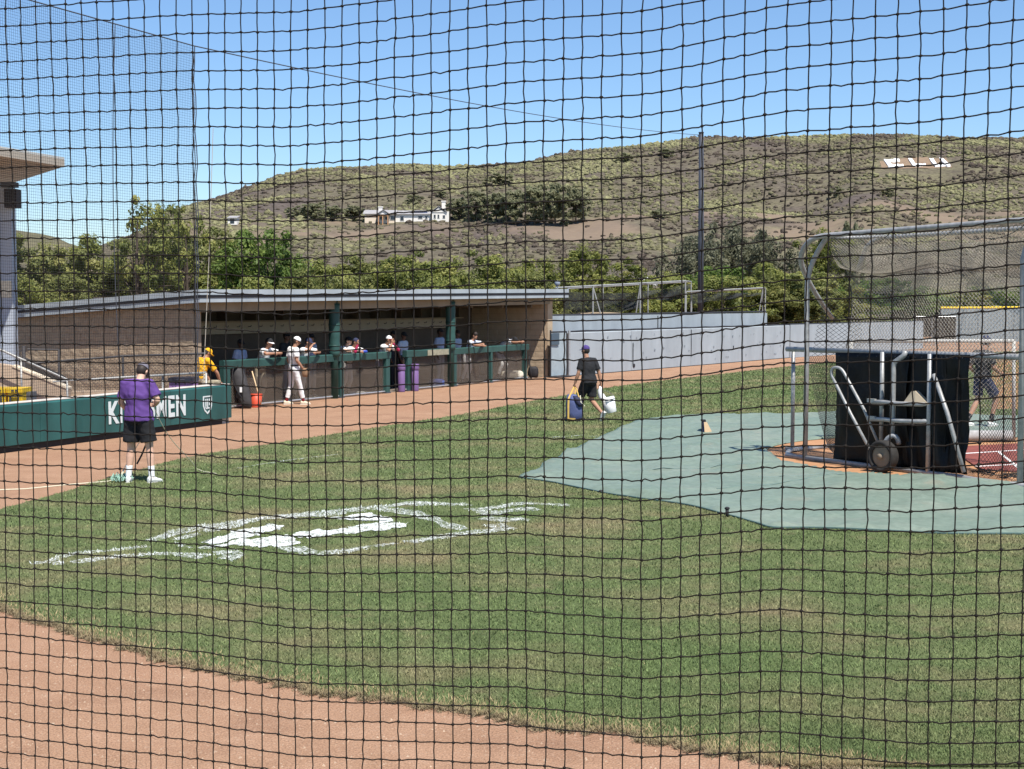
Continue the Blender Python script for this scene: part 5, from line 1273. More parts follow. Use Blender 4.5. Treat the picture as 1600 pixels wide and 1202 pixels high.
pipe('tow_handle', [cp_(1372, 692, .1), cp_(1350, 640, .15), cp_(1319, 583, .3)] + arc(cp_(1317, 580, .3), cp_(1311, 572, .33), cp_(1303, 575, .36), 5) + arc(cp_(1302, 575.5, .36), cp_(1297.5, 579, .38), cp_(1300, 588, .38), 4) + [cp_(1330, 648, .40), cp_(1361, 706, .45)], .026)
MB().tube([cp_(1360, 702, .45), cp_(1366, 713, .46), cp_(1364, 718, .46)], [.03, .032, .02], 8).build('worn_tip', mat('bare_wood', (.55, .44, .30), .7), CG, True)
pipe('wheel_fork', [cp_(1372, 733, .42), cp_(1377, 715, .43), cp_(1380, 700, .42)] + arc(cp_(1381, 697, .42), cp_(1386, 682, .36), cp_(1396, 681, .28), 6) + arc(cp_(1396, 681, .28), cp_(1404, 683, .2), cp_(1404, 694, .14), 4)[1:], .040)
pipe('diagonal_brace', [cp_(1459, 585, .02), cp_(1480, 645, .10), cp_(1506, 738, .16)], .034)
# wheel: axle roughly along the cage back, tyre seen three-quarter
def wheel():
    c = on_base(1401) - KN * .28; R = .255; c = Vector((c.x, c.y, R + .03)); ax = (KD * .92 + KN * -.2).normalized(); ax = Vector((-.80, -.60, 0)).normalized(); sd = UPV.cross(ax).normalized()
    w = MB(); prof = [(.70, -.055), (.78, -.085), (.92, -.095), (1.0, -.06), (1.0, 0), (1.0, .06), (.92, .095), (.78, .085), (.70, .055)]; n = 28; V = []
    for i in range(n):
        a = 2 * PI * i / n; d = sd * math.cos(a) + UPV * math.sin(a)
        for rr_, o in prof: V.append(c + d * R * rr_ + ax * o)
    k = len(prof); F = [(i * k + j, ((i + 1) % n) * k + j, ((i + 1) % n) * k + j + 1, i * k + j + 1) for i in range(n) for j in range(k - 1)]
    e = bpy.data.objects.new('wheel', None); COL.objects.link(e); e.parent = CG; e.location = c - world_loc(CG)
    def sub(mb, nm, m):
        o = mb.build(nm, m, None, True); o.parent = e; o.location = -c
    sub(w.add(V, F), 'tyre', mat('tyre_rubber', (.028, .026, .024), .85, var=.25, scale=14))
    q = MB(); q.tube([c - ax * .05, c - ax * .045, c + ax * .045, c + ax * .05], [R * .60, R * .71, R * .71, R * .60], 24); q.tube([c - ax * .10, c + ax * .10], .045, 12); sub(q, 'rim', mat('dusty_rim', (.20, .155, .11), .7, var=.2))
wheel()
# black hanging panels
M_tarpb = mat('black_vinyl', (.006, .006, .0062), .5, var=.4, scale=3, bump=.7, bscale=5.5, spec=.22)
def panel(pa, pb, ybot_a, ybot_b, seed):
    q = MB(); n = 36; rws = 22; W = []
    for i in range(n + 1):
        px = pa + (pb - pa) * i / n; f = i / n
        top = Vector(rl0).lerp(rr, 0); b = on_base(px)
        zt = P(px, 551 + 4 * (px - 1298) / 212, b.y).z; zb = P(px, ybot_a + (ybot_b - ybot_a) * f, b.y).z
        for j in range(rws + 1):
            v = j / rws
            fold = .02 * math.sin(f * 9 + seed + 2.5 * v) + .13 * mnoise.noise(Vector((f * 2.6, v * 1.6, seed))) + .07 * mnoise.noise(Vector((f * 5 - v * 2, v * 3 + f * 2, seed))) + .03 * mnoise.noise(Vector((f * 14 + v * 6, v * 9 - f * 5, seed + 4)))
            W.append(Vector((b.x, b.y, 0)) + KN * (.10 + fold * min(1, .25 + 2 * v)) + UPV * (zt + (zb - zt) * v))
    q.add(W, [(i * (rws + 1) + j, (i + 1) * (rws + 1) + j, (i + 1) * (rws + 1) + j + 1, i * (rws + 1) + j + 1) for i in range(n) for j in range(rws)])
    o = q.build('black_panel', M_tarpb, CG, True); md = o.modifiers.new('thickness', 'SOLIDIFY'); md.thickness = .006
    g = MB()
    for k in range(8):
        px = pa + (pb - pa) * (k + .5) / 8; b = on_base(px); g.ell(Vector((b.x, b.y, P(px, 556 + 4 * (px - 1298) / 212, b.y).z)) + KN * .08, .010, .010, .010, nu=6, nv=4)
    g.build('grommet', M_fdark, o)
panel(1299, 1416, 722, 735, 1.0); panel(1388, 1472, 732, 739, 5.0); panel(1446, 1511, 736, 742, 9.0)
# tan wedge-shaped box behind the hitch arms
q = MB(); q.plate([cp_(1410, 631, .22), cp_(1430, 631.5, .22), cp_(1451, 632, .12), cp_(1430, 611, .10), cp_(1424, 611.5, .12)], KN * .08)
tag(q.build('cardboard_wedge', mat('cardboard', (.50, .40, .28), .85, var=.08, scale=6)), 'folded tan cardboard wedge resting on the cage hitch arm', 'cardboard')
# nets of the cage
M_cord = mat('cage_cord', (.34, .31, .26), .85); M_cordk = mat('cage_cord_dark', (.05, .048, .045), .85)
def diamond(Sf, nu, nv, r, m, name, seg=14, parent=None):
    """diamond net over a surface Sf(u,v), u,v in 0..1; nu x nv meshes"""
    pol = []
    for sg in (1, -1):
        for k in range(-nv, nu + 1):
            pts = []
            for s in range(nv * 1 + 1):
                v = s / nv; u = (k + s) / nu if sg > 0 else (k + nv - s) / nu
                if 0 <= u <= 1: pts.append(Sf(u, v))
            if len(pts) > 1: pol.append(np.array(pts[::max(1, len(pts) // seg)] + ([pts[-1]] if (len(pts) - 1) % max(1, len(pts) // seg) else [])))
    V, Fq = strands(pol, r); return np_mesh(name, V, Fq, m, parent or CG)
NA = P(1303, 383, Yb + 1.0); NB = P(1640, 366, Ye + 1.1); NC = P(1275, 552, Yb + .9); ND = Vector((NB.x, NB.y, 0))
def S_back(u, v):
    top = NA.lerp(NB, u); sc = .05 * abs(math.sin(u * PI * 3.2)); top = top - UPV * sc
    bot = on_base(1290).lerp(on_base(1640), u) + KN * (.35 + .9 * (1 - u) * .2); bot = Vector((bot.x, bot.y, rl0.z - .06))
    p = top.lerp(bot, v); bulge = math.sin(v * PI)
    return np.array(p + KN * (.25 * bulge + .10 * math.sin(u * 9) * bulge) + KD * (.05 * math.sin(v * 5 + u * 3)))
diamond(S_back, 66, 26, .0050, M_cord, 'back_net')
def S_roof(u, v):
    a = t0.lerp(t1 + tdir * .3, u) - UPV * .05; bq = NA.lerp(NB, u) - UPV * .42; p = a.lerp(bq, v)
    return np.array(p - UPV * (.16 * math.sin(v * PI) * (1 + .4 * math.sin(u * 11)) + .10 * abs(math.sin(u * 7)) * v) + KN * .3 * v)
diamond(S_roof, 70, 18, .0044, M_cord, 'roof_net')
def S_inner(u, v):
    a = NA.lerp(NB, u) + KN * .5 - UPV * .05; p = a - UPV * (.80 * v) ; return np.array(p + KN * (.45 * math.sin(v * 2.2) + .07 * math.sin(u * 17)) + KD * .06 * math.sin(v * 7))
diamond(S_inner, 70, 14, .0044, M_cord, 'front_net')
def S_left(u, v):
    # side wing hanging in the left bay, drawn in at the bottom
    xl = 1264 + 30 * v ** 1.6; xr = 1304 + 4 * v; x = xl + (xr - xl) * u
    return np.array(P(x, 556 + 158 * v - 14 * v * (1 - u), Yb + .75 + .5 * u - .35 * v))
diamond(S_left, 14, 24, .0038, M_cordk, 'side_net')
def S_edge(u, v):
    p = P(1301, 384, Yb + .95).lerp(P(1268 + 40 * u, 556, Yb + 1.0), v); return np.array(p + KD * (.55 * u * (1 - v) * .3 + .2 * u) + KN * (.4 * u))
diamond(S_edge, 8, 26, .0034, M_cordk, 'edge_net')
def S_low(u, v):
    top = on_base(1509).lerp(on_base(1600), u) + UPV * (rl0.z - .06) + KN * .12; bot = on_base(1512).lerp(on_base(1598), u) + KN * (.30 + .1 * math.sin(u * 7)) + UPV * .02
    return np.array(top.lerp(bot, v) + KN * .12 * math.sin(v * PI))
diamond(S_low, 20, 26, .0036, M_cordk, 'lower_net')
q = MB(); q.tube([Vector(S_back(0, v / 12)) for v in range(13)], .010, 5); q.tube([Vector(S_low(.82, v / 12)) + KN * .05 for v in range(13)], .018, 5)
q.tube([Vector(S_roof(u / 40, 1.0)) for u in range(41)], .009, 5)
lo = [P(1300, 384, Yb + .9)]
for k in range(7):
    a = t0.lerp(t1, k / 6 + .03) if k % 2 == 0 else NA.lerp(NB, k / 7); lo.append(a)
for a, b in zip(lo[:-1], lo[1:]): q.tube(arc(a, a.lerp(b, .5) - UPV * .22, b, 6), .009, 5)
q.build('net_rope', M_cordk, CG)
# scrunched net at the foot of the right bay
q = MB()
for k in range(26):
    p = on_base(1512 + 88 * random.random()) + KN * random.uniform(.2, .6); q.tube([p + Vector((random.uniform(-.2, .2), random.uniform(-.2, .2), random.uniform(.02, .12))) for _ in range(4)], .006, 4)
q.build('net_heap', M_cordk, CG)
# red mat with white lines inside
def quad_sheet(px, z): return [G(x, y, z) for x, y in px]
mt_ = thing('batting_mat', G(1560, 718, .12), 'brick red batting mat with white lines inside the cage', 'mat')
MB().plate([G(1480, 700, .035), G(1720, 688, .035), G(1720, 744, .035), G(1532, 735, .035)], (0, 0, .02)).build('mat_sheet', mat('brick_red_mat', (.20, .055, .040), .85, var=.2, scale=6), mt_)
q = MB()
for (a, b, w) in (((1472, 711), (1700, 697), .07), ((1525, 729), (1700, 720), .07), ((1560, 706), (1596, 735), .05)):
    A = G(*a, .057); B = G(*b, .057); d = (B - A).normalized(); s = Vector((-d.y, d.x, 0)) * w / 2; q.plate([A - s, B - s, B + s, A + s], (0, 0, .004))
q.build('line', mat('mat_line', (.75, .72, .68), .8), mt_)
# protective screen beyond the plate
sA = G(1330, 689, .05); sB = G(1584, 689, .05); Ysn = sB.y
scn = thing('protective_screen', sA.lerp(sB, .5), 'wide white-framed protective screen inside the cage opening', 'net screen'); zt = P(1584, 533, Ysn).z
M_wht = mat('white_rope_pad', (.42, .41, .38), .8, var=.1, scale=25)
MB().tube([P(1330, 533, Ysn), P(1584, 533, Ysn)], .036, 8).build('top_bar', M_wht, scn, True); MB().tube([P(1584, 533, Ysn), sB], .036, 8).build('side_bar', M_wht, scn, True); MB().tube([P(1330, 533, Ysn), sA], .036, 8).build('side_bar', M_wht, scn, True)
MB().tube([sA + UPV * .10, sB + UPV * .10 - Vector((.05, 0, 0))], .11, 10).build('bottom_pad', mat('grey_pad', (.34, .33, .32), .8, var=.25, scale=8), scn, True)
V, Fq = strands(chain_mesh((sA.x, Ysn, 0), (sB.x, Ysn, 0), .2, zt, .2, zt, .09, .003), .0024); np_mesh('net', V, Fq, mat('white_cord', (.40, .385, .35), .8), scn)
# small things on the tarp
g = G(1098, 676, .03); wd = thing('foam_wedge', g, 'small navy and tan wedge block on the tarp', 'wedge block')
a = [g + Vector((-.01, 0, 0)), g + Vector((.19, -.02, 0)), g + Vector((.06, .02, .24)), g + Vector((-.02, .02, .24))]
MB().plate(a, (.02, .20, 0)).build('core', mat('navy_block', (.02, .035, .10), .6), wd); MB().plate([g + Vector((.035, -.025, .0)), g + Vector((.195, -.045, 0)), g + Vector((.085, -.002, .22)), g + Vector((.02, -.002, .22))], (0, -.02, 0)).build('tan_face', mat('tan_face', (.62, .43, .26), .8), wd)
MB().box(g + Vector((.02, .08, .25)), (.09, .16, .03)).build('top_strip', M_blk, wd)
for px, py, h, lab in ((1136, 809, .14, 'black stake standing at the near tarp edge'), (939, 771, .035, 'black peg lying at the left tarp edge')):
    g = G(px, py, .0); st_ = thing('tarp_stake', g, lab, 'stake', 'black tarp stakes'); MB().tube([g, g + UPV * h * .85], .022, 8).build('shaft', M_blk, st_, True); MB().ell(g + UPV * h * .85, .035, .03, .022, nu=8, nv=6).build('head', M_blk, st_, True)

# ================================================================== THE BACKSTOP NET (we look through it)
def backstop():
    A = Vector((-1.32, 3.66, 0)); B = Vector((1.03, 2.87, 0)); d = (B - A).normalized(); nrm = Vector((-d.y, d.x, 0)); c = .0445
    i0, i1 = -16, 72; z0 = 1.15; nz = 64
    wob = lambda a, b, s: mnoise.noise(Vector((a, b, s)))
    def s_of(px):
        u = (px - 800) / FPX; return (u * A.y - A.x) / (d.x - u * d.y)
    s5 = s_of(500); s16 = s_of(1600)
    creases = [(s_of(462), -.010), (s_of(800), .007), (s_of(1010), -.007), (s_of(1205), .010), (s_of(1460), -.006)]
    def node(i, j):
        s = i * c; z = z0 + j * c; low = 1.3 - .5 * j / nz; top = 1.0 if j < nz * .5 else .75
        dz = .008 * wob(s * 1.7, z * .8, 1) + .0030 * wob(i * .7, j * .6, 2) * top
        for sc_, am in creases: dz += am * low * max(0, 1 - abs(s - sc_) / .28)
        dz += .10 * max(0, (s - s5) / (s16 - s5)) ** 1.7
        ds = .006 * wob(s * 1.5, z * 1.3, 5) + .0030 * wob(i * .55, j * .5, 6)
        dn = .030 * wob(s * .9, z * .6, 9)
        return A + d * (s + ds) + nrm * dn + UPV * (z + dz)
    Nn = {(i, j): node(i, j) for i in range(i0, i1 + 1) for j in range(nz + 1)}
    rnd = random.Random(3)
    def seg(p, q, hor):
        # slack twine: a slight kink leaving each knot
        a = p.lerp(q, .18); b = p.lerp(q, .5); e = p.lerp(q, .82); k = rnd.gauss(0, .0009)
        if hor: o = UPV * (-.0012 + k); return [a + UPV * rnd.gauss(-.0004, .0009), b + o, e + UPV * rnd.gauss(-.0004, .0009)]
        o = d * k; return [b + o]
    vert = []; hori = []
    for i in range(i0, i1 + 1):
        pts = []
        for j in range(nz):
            pts.append(Nn[(i, j)]); pts += seg(Nn[(i, j)], Nn[(i, j + 1)], False)
        pts.append(Nn[(i, nz)]); vert.append(np.array(pts))
    for j in range(nz + 1):
        pts = []
        for i in range(i0, i1):
            pts.append(Nn[(i, j)]); pts += seg(Nn[(i, j)], Nn[(i + 1, j)], True)
        pts.append(Nn[(i1, j)]); hori.append(np.array(pts))
    m = mat('twine', (.017, .0145, .0125), .9, var=.3, scale=60, spec=.15)
    mid = Nn[(28, 0)]; t = thing('backstop_netting', mid, 'black knotted backstop net hanging across the whole view', 'net')
    V, Fq = strands(vert, .00155, 5); np_mesh('vertical_twine', V, Fq, m, t, True)
    V, Fq = strands(hori, .00164, 5); np_mesh('horizontal_twine', V, Fq, m, t, True)
    bm = bmesh.new(); bmesh.ops.create_icosphere(bm, subdivisions=1, radius=1.0); bv = np.array([v.co[:] for v in bm.verts]); bf = np.array([[v.index for v in f.verts] for f in bm.faces]); bm.free()
    C = np.array([n[:] for n in Nn.values()]); k = len(C)
    V = C[:, None, :] + bv[None] * np.array([.0044, .0042, .0041]) * RNG.uniform(.75, 1.2, (k, len(bv), 1)); Fc = (np.arange(k)[:, None, None] * len(bv) + bf[None]).reshape(-1, 3)
    o = np_mesh('knots', V.reshape(-1, 3), Fc, m, t); o['kind'] = 'stuff'
backstop()
# ================================================================== PEOPLE
M_skin = {'light': mat('skin_light', (.60, .37, .265), .55, var=.06, scale=9), 'tan': mat('skin_tan', (.36, .19, .12), .55, var=.06, scale=9), 'brown': mat('skin_brown', (.17, .085, .055), .55), 'dark': mat('skin_dark', (.10, .052, .036), .55)}
def cloth(name, c, var=.10): return mat('cloth_' + name, c, .85, var=var, scale=5, bump=.25, bscale=9)
def remesh(mb, name, m, parent, voxel, smooth=3, folds=0.0, seed=0, M=None):
    me = mb.mesh(name); o = bpy.data.objects.new(name, me); COL.objects.link(o)
    r = o.modifiers.new('r', 'REMESH'); r.mode = 'VOXEL'; r.voxel_size = voxel
    s = o.modifiers.new('s', 'SMOOTH'); s.iterations = smooth; s.factor = .5
    dg = bpy.context.evaluated_depsgraph_get(); me2 = bpy.data.meshes.new_from_object(o.evaluated_get(dg)); bpy.data.objects.remove(o); bpy.data.meshes.remove(me)
    if folds:
        nr = [v.normal.copy() for v in me2.vertices]
        for v, n in zip(me2.vertices, nr):
            c = v.co; k = mnoise.noise(Vector((c.x * 7, c.y * 7, c.z * 4 + seed))) + .6 * mnoise.noise(Vector((c.x * 13 + c.z * 9, c.y * 13, c.z * 13 + seed)))
            v.co = c + n * folds * k
    me2.transform(M); me2.update()
    me2.polygons.foreach_set('use_smooth', [True] * len(me2.polygons)); me2.materials.clear(); me2.materials.append(m)
    ob = bpy.data.objects.new(name, me2); COL.objects.link(ob); ob.parent = parent; return ob
DEF = dict(pelvis=(0, 0, .97), chest=(0, 0, 1.27), neck=(0, 0, 1.50), head=(0, .03, 1.67),
           shoL=(-.185, 0, 1.44), shoR=(.185, 0, 1.44), elbL=(-.245, -.03, 1.17), elbR=(.245, -.03, 1.17), wriL=(-.25, .06, .93), wriR=(.25, .06, .93),
           hipL=(-.095, 0, .93), hipR=(.095, 0, .93), kneL=(-.11, .03, .50), kneR=(.11, .03, .50), ankL=(-.12, 0, .085), ankR=(.12, 0, .085))
def person(loc, yaw, label, J=None, scale=1.0, skin='light', shirt=None, sleeve=.55, pants='shorts', pant_m=None, sock=None, shoe=None, cap=None, brim=None, hair=(.03, .022, .018),
           look=(0, 1, 0), handL=None, handR=None, voxel=.012, toeL=(0, 1, 0), toeR=(0, 1, 0), group=None, undersleeve=None, bulk=1.0, hem=.0, number=None, curlL=.5, curlR=.5, brimup=0):
    j = {k: Vector(v) for k, v in DEF.items()}
    for k, v in (J or {}).items(): j[k] = Vector(v)
    t = thing('person', loc, label, 'person', group)
    M = Matrix.Rotation(yaw, 4, 'Z') @ Matrix.Scale(scale, 4)
    xs = (j['shoR'] - j['shoL']).normalized(); xh = (j['hipR'] - j['hipL']).normalized()
    pv, chs, nk, hd = j['pelvis'], j['chest'], j['neck'], j['head']
    def ring(c, w, dpt, ax, axis):
        f = axis.cross(ax).normalized(); return (c, ax * w, f * dpt)
    a1 = (chs - pv).normalized(); a2 = (nk - chs).normalized()
    def torso(b, e=0.0, lo=-.10, hi=True):
        R = [ring(pv + a1 * lo, .135 * bulk + e, .095 * bulk + e, xh, a1), ring(pv, .165 * bulk + e, .115 * bulk + e, xh, a1), ring(pv.lerp(chs, .5), .145 * bulk + e, .103 * bulk + e, (xh + xs).normalized(), a1),
             ring(chs, .165 * bulk + e, .118 * bulk + e, xs, (a1 + a2).normalized()), ring(chs.lerp(nk, .55), .165 * bulk + e, .105 * bulk + e, xs, a2), ring(chs.lerp(nk, .86), .115 + e, .08 + e * .8, xs, a2)]
        R.append(ring(nk + a2 * .01, .058 + e * .5, .060 + e * .5, xs, a2)); b.loft(R, 16)
    lk = Vector(look).normalized(); hx = lk.cross(UPV).normalized(); hz_ = hx.cross(lk).normalized()
    def H(x, y, z): return hd + hx * x + lk * y + hz_ * z
    b = MB(); torso(b); b.capsule(chs.lerp(nk, .8), nk.lerp(hd, .55) , .062, .055)
    b.ell(H(0, -.012, .025), .075, .095, .105, hx, lk, hz_, 16, 12); b.ell(H(0, .028, -.05), .056, .062, .062, hx, lk, hz_); b.ell(H(0, .098, -.012), .013, .018, .022, hx, lk, hz_, 8, 6)
    for s in (-1, 1): b.ell(H(s * .077, -.005, -.005), .012, .02, .030, hx, lk, hz_, 8, 6)
    hands = {}
    for S, sg, hdirs, curl in (('L', -1, handL, curlL), ('R', 1, handR, curlR)):
        sh, el, wr = j['sho' + S], j['elb' + S], j['wri' + S]
        b.capsule(chs.lerp(nk, .75), sh, .07, .062); b.capsule(sh, el, .056 * bulk, .043); b.capsule(el, el.lerp(wr, .35), .043, .044); b.capsule(el.lerp(wr, .35), wr, .044, .027)
        fd = (wr - el).normalized() if hdirs is None else Vector(hdirs).normalized()
        inw = Vector((-sg, .15, 0)); side = fd.cross(inw)
        side = side.normalized() if side.length > .1 else Vector((0, 1, 0)); nrm = side.cross(fd).normalized()
        if side.y < 0: side = -side
        pc = wr + fd * .05; b.ell(pc, .05, .037, .019, fd, side, nrm, 10, 8); k0 = wr + fd * .082
        inn = nrm if nrm.dot(inw) > 0 else -nrm
        for q, ln in enumerate((.078, .088, .082, .062)):
            o = k0 + side * (.028 - q * .0185); d1 = (fd * (1 - curl * .35) + inn * curl * .7).normalized(); d2 = (fd * (1 - curl) + inn * curl * 1.3).normalized()
            m1 = o + d1 * ln * .5; b.capsule(o - fd * .015, m1, .0098, .0092, 8); b.capsule(m1, m1 + d2 * ln * .5, .0092, .008, 8)
        th = wr + fd * .03 + side * .03; d1 = (fd * .75 + side * .7 + inn * .3).normalized(); b.capsule(th, th + d1 * .04, .0125, .011, 8); b.capsule(th + d1 * .04, th + d1 * .04 + (fd * .8 + inn * .5).normalized() * .032, .011, .009, 8)
        hands[S] = M @ (wr + fd * .085) + Vector(loc)
        hp, kn, an = j['hip' + S], j['kne' + S], j['ank' + S]
        b.capsule(hp, hp.lerp(kn, .4), .085 * bulk, .077 * bulk); b.capsule(hp.lerp(kn, .4), kn, .077 * bulk, .055); b.capsule(kn, kn.lerp(an, .32), .053, .057); b.capsule(kn.lerp(an, .32), an, .057, .036)
        tdv = Vector(toeL if S == 'L' else toeR).normalized(); b.capsule(an - tdv * .03 - UPV * .035, an + tdv * .13 - UPV * .055, .038, .028)
    remesh(b, 'body', M_skin[skin], t, voxel, 3, M=M)
    # shirt
    if shirt:
        b = MB(); torso(b, .017, lo=-.03 - hem)
        if pants == 'shorts': b.loft([ring(pv + a1 * .16, .160 * bulk, .118 * bulk, xh, a1), ring(pv + a1 * .06, .186 * bulk, .140 * bulk, xh, a1), ring(pv - a1 * (.02 + hem), .200 * bulk, .152 * bulk, xh, a1)], 18)
        for S in 'LR':
            sh, el, wr = j['sho' + S], j['elb' + S], j['wri' + S]; b.capsule(chs.lerp(nk, .72), sh, .080, .074); e = sh.lerp(el, min(1, sleeve * 1.25)); dv = (e - sh).normalized(); b.tube([sh - dv * .01, sh.lerp(e, .5), e], [.074 * bulk, .073 * bulk, .074 * bulk], 12)
            if sleeve > 1: b.capsule(el, el.lerp(wr, min(1, (sleeve - .8) / .75)), .056, .044)
        remesh(b, 'shirt', shirt, t, max(voxel, .012), 3, .015, len(label), M)
    if undersleeve:
        for S, mm in undersleeve.items():
            b = MB(); el, wr = j['elb' + S], j['wri' + S]; b.capsule(el, wr, .05, .034); remesh(b, 'sleeve', mm, t, max(voxel, .012), 2, .003, 2, M)
    if pant_m:
        b = MB(); R = [ring(pv - a1 * .11, .13 * bulk, .105 * bulk, xh, a1), ring(pv - a1 * .03, .180 * bulk, .13 * bulk, xh, a1), ring(pv + a1 * .06, .168 * bulk, .122 * bulk, xh, a1)]; b.loft(R, 16)
        for S in 'LR':
            hp, kn, an = j['hip' + S], j['kne' + S], j['ank' + S]
            if pants == 'shorts':
                e = hp.lerp(kn, .80); b.tube([hp + UPV * .02, hp.lerp(e, .5), e], [.102 * bulk, .104 * bulk, .108 * bulk], 14)
            else:
                b.capsule(hp, kn, .098 * bulk, .070); e = kn.lerp(an, .80 if pants == 'knickers' else .97); b.capsule(kn, kn.lerp(e, .4), .070, .068); b.tube([kn.lerp(e, .3), e], [.069, .058], 12)
        remesh(b, 'trousers' if pants != 'shorts' else 'shorts', pant_m, t, max(voxel, .012), 3, .012, len(label) + 3, M)
        bl = MB() if pants != 'shorts' else None
        if bl: bl.loft([ring(pv + a1 * .045, .176 * bulk, .130 * bulk, xh, a1), ring(pv + a1 * .085, .174 * bulk, .128 * bulk, xh, a1)], 18); bl.v = [tuple(M @ Vector(v)) for v in bl.v]; o = bl.build('belt', mat('belt_dark', (.02, .02, .02), .6)); o.parent = t
    for S in 'LR':
        kn, an = j['kne' + S], j['ank' + S]; tdv = Vector(toeL if S == 'L' else toeR).normalized()
        dn = (an - kn).normalized()
        if sock:
            b = MB(); b.tube([an - dn * .17, an - dn * .08, an - dn * .0], [.050, .046, .044], 12); remesh(b, 'sock', sock, t, .010, 2, .002, 1, M)
        if shoe:
            up = (UPV - tdv * UPV.dot(tdv)).normalized(); sd = tdv.cross(up); c = an - up * .045
            b = MB(); b.loft([(c - tdv * .075 + up * .005, sd * .030, up * .040), (c - tdv * .05 + up * .01, sd * .041, up * .052), (c + tdv * .03 + up * .008, sd * .043, up * .050), (c + tdv * .10 - up * .008, sd * .048, up * .034), (c + tdv * .16 - up * .016, sd * .042, up * .024), (c + tdv * .19 - up * .02, sd * .022, up * .014)], 14)
            o = remesh(b, 'shoe', shoe, t, .010, 2, 0, 0, M)
            b = MB(); b.loft([(c - tdv * .085 - up * .036, sd * .034, up * .009), (c - tdv * .02 - up * .037, sd * .042, up * .009), (c + tdv * .10 - up * .037, sd * .049, up * .009), (c + tdv * .19 - up * .034, sd * .028, up * .008)], 12); b.v = [tuple(M @ Vector(v)) for v in b.v]
            s_ = b.build('sole', mat('sole_white', (.70, .68, .64), .8)); s_.parent = o
    # head dress
    hm = mat('hair_%d' % int(hair[0] * 1000), hair, .6)
    b = MB(); b.ell(H(0, -.028, .010 if cap else .022), .079, .083, .090 if cap else .105, hx, lk, hz_, 20, 14)
    if cap is None: b.ell(H(0, .0, .055), .080, .097, .085, hx, lk, hz_, 16, 10)
    b.v = [tuple(M @ Vector(v)) for v in b.v]; o = b.build('hair', hm, None, True); o.parent = t
    for s in (-1, 1):
        b = MB(); b.ell(H(s * .031, .083, .006), .011, .006, .006, hx, lk, hz_, 8, 6); b.v = [tuple(M @ Vector(v)) for v in b.v]; o = b.build('eye', mat('eye_dark', (.02, .015, .012), .3), None, True); o.parent = t
    b = MB(); b.ell(H(0, .086, -.062), .022, .006, .005, hx, lk, hz_, 8, 6); b.v = [tuple(M @ Vector(v)) for v in b.v]; o = b.build('mouth', mat('lip', (.22, .08, .06), .5), None, True); o.parent = t
    if cap:
        n = 18; V = []; rows = 7
        for i in range(rows + 1):
            ph = PI / 2 * i / rows; 
            for q in range(n):
                a = 2 * PI * q / n; V.append(H(.086 * math.cos(ph) * math.cos(a) * (1 + .02 * math.cos(a * 6)), -.012 + .104 * math.cos(ph) * math.sin(a), .040 + .094 * math.sin(ph) ** .9))
        F = [(i * n + q, i * n + (q + 1) % n, (i + 1) * n + (q + 1) % n, (i + 1) * n + q) for i in range(rows) for q in range(n)]
        b = MB(); b.add(V, F); b.ell(H(0, -.012, .137), .008, .008, .005, hx, lk, hz_, 6, 4); b.v = [tuple(M @ Vector(v)) for v in b.v]
        o = b.build('cap', cap, None, True); o.parent = t
        sgn = -1 if brimup == 2 else 1; W = []
        for i in range(11):
            a = PI * (.10 + .80 * i / 10); p0 = (.086 * math.cos(a), sgn * .104 * math.sin(a) - .012, .042); k = math.sin(PI * i / 10) ** .55
            for rr_ in (0, 1):
                for th in (0, -.006):
                    W.append(H(p0[0] * (1 + .02 * rr_), p0[1] + sgn * .075 * k * rr_, p0[2] - .02 * rr_ * (1 - .4 * math.sin(a)) + th))
        F = []
        for i in range(10):
            q = i * 4; F += [(q, q + 4, q + 6, q + 2), (q + 1, q + 3, q + 7, q + 5), (q + 2, q + 6, q + 7, q + 3)]
        b = MB(); b.add(W, F); b.v = [tuple(M @ Vector(v)) for v in b.v]; bo = b.build('brim', brim or cap, None, True); bo.parent = o
    if number:
        # printed shapes on the back of the shirt
        cu = bpy.data.curves.new('number', 'FONT'); cu.body = number; cu.size = .22; cu.extrude = .003; cu.offset = .004; tmp = bpy.data.objects.new('tmp', cu); COL.objects.link(tmp); dg = bpy.context.evaluated_depsgraph_get(); dg.update()
        me = bpy.data.meshes.new_from_object(tmp.evaluated_get(dg)); bpy.data.objects.remove(tmp); xm = (min(v.co.x for v in me.vertices) + max(v.co.x for v in me.vertices)) / 2
        c = chs + a2 * .06 - UPV * .03; bk = xs.cross(UPV); bk = -bk if bk.y > 0 else bk
        for v in me.vertices:
            x = v.co.x - xm; v.co = M @ (c + xs * x + UPV * (v.co.y - .05) + bk * (.145 * bulk - 1.1 * x * x + v.co.z))
        me.materials.append(mat('number_grey', (.20, .20, .26), .8)); o = bpy.data.objects.new('number', me); COL.objects.link(o); o.parent = t
    return t, hands
def yaw_to(dx, dy): return math.atan2(dy, dx) - PI / 2
C_white = cloth('white', (.74, .73, .72), .04); C_sky = cloth('pale_blue', (.40, .45, .58)); C_lav = cloth('grey_blue', (.52, .55, .64)); C_pur = cloth('purple', (.100, .046, .20)); C_blk = cloth('black', (.016, .016, .018), .3)
C_grey = cloth('grey_pants', (.50, .49, .47), .06); C_red = cloth('dark_red', (.20, .012, .018)); C_navy = cloth('navy', (.03, .035, .075)); C_purcap = cloth('purple_cap', (.065, .042, .17)); C_gold = cloth('gold', (.78, .40, .015)); C_char = cloth('charcoal', (.028, .028, .032), .3); C_blue = cloth('royal', (.04, .09, .42)); C_mag = cloth('magenta', (.42, .03, .10))
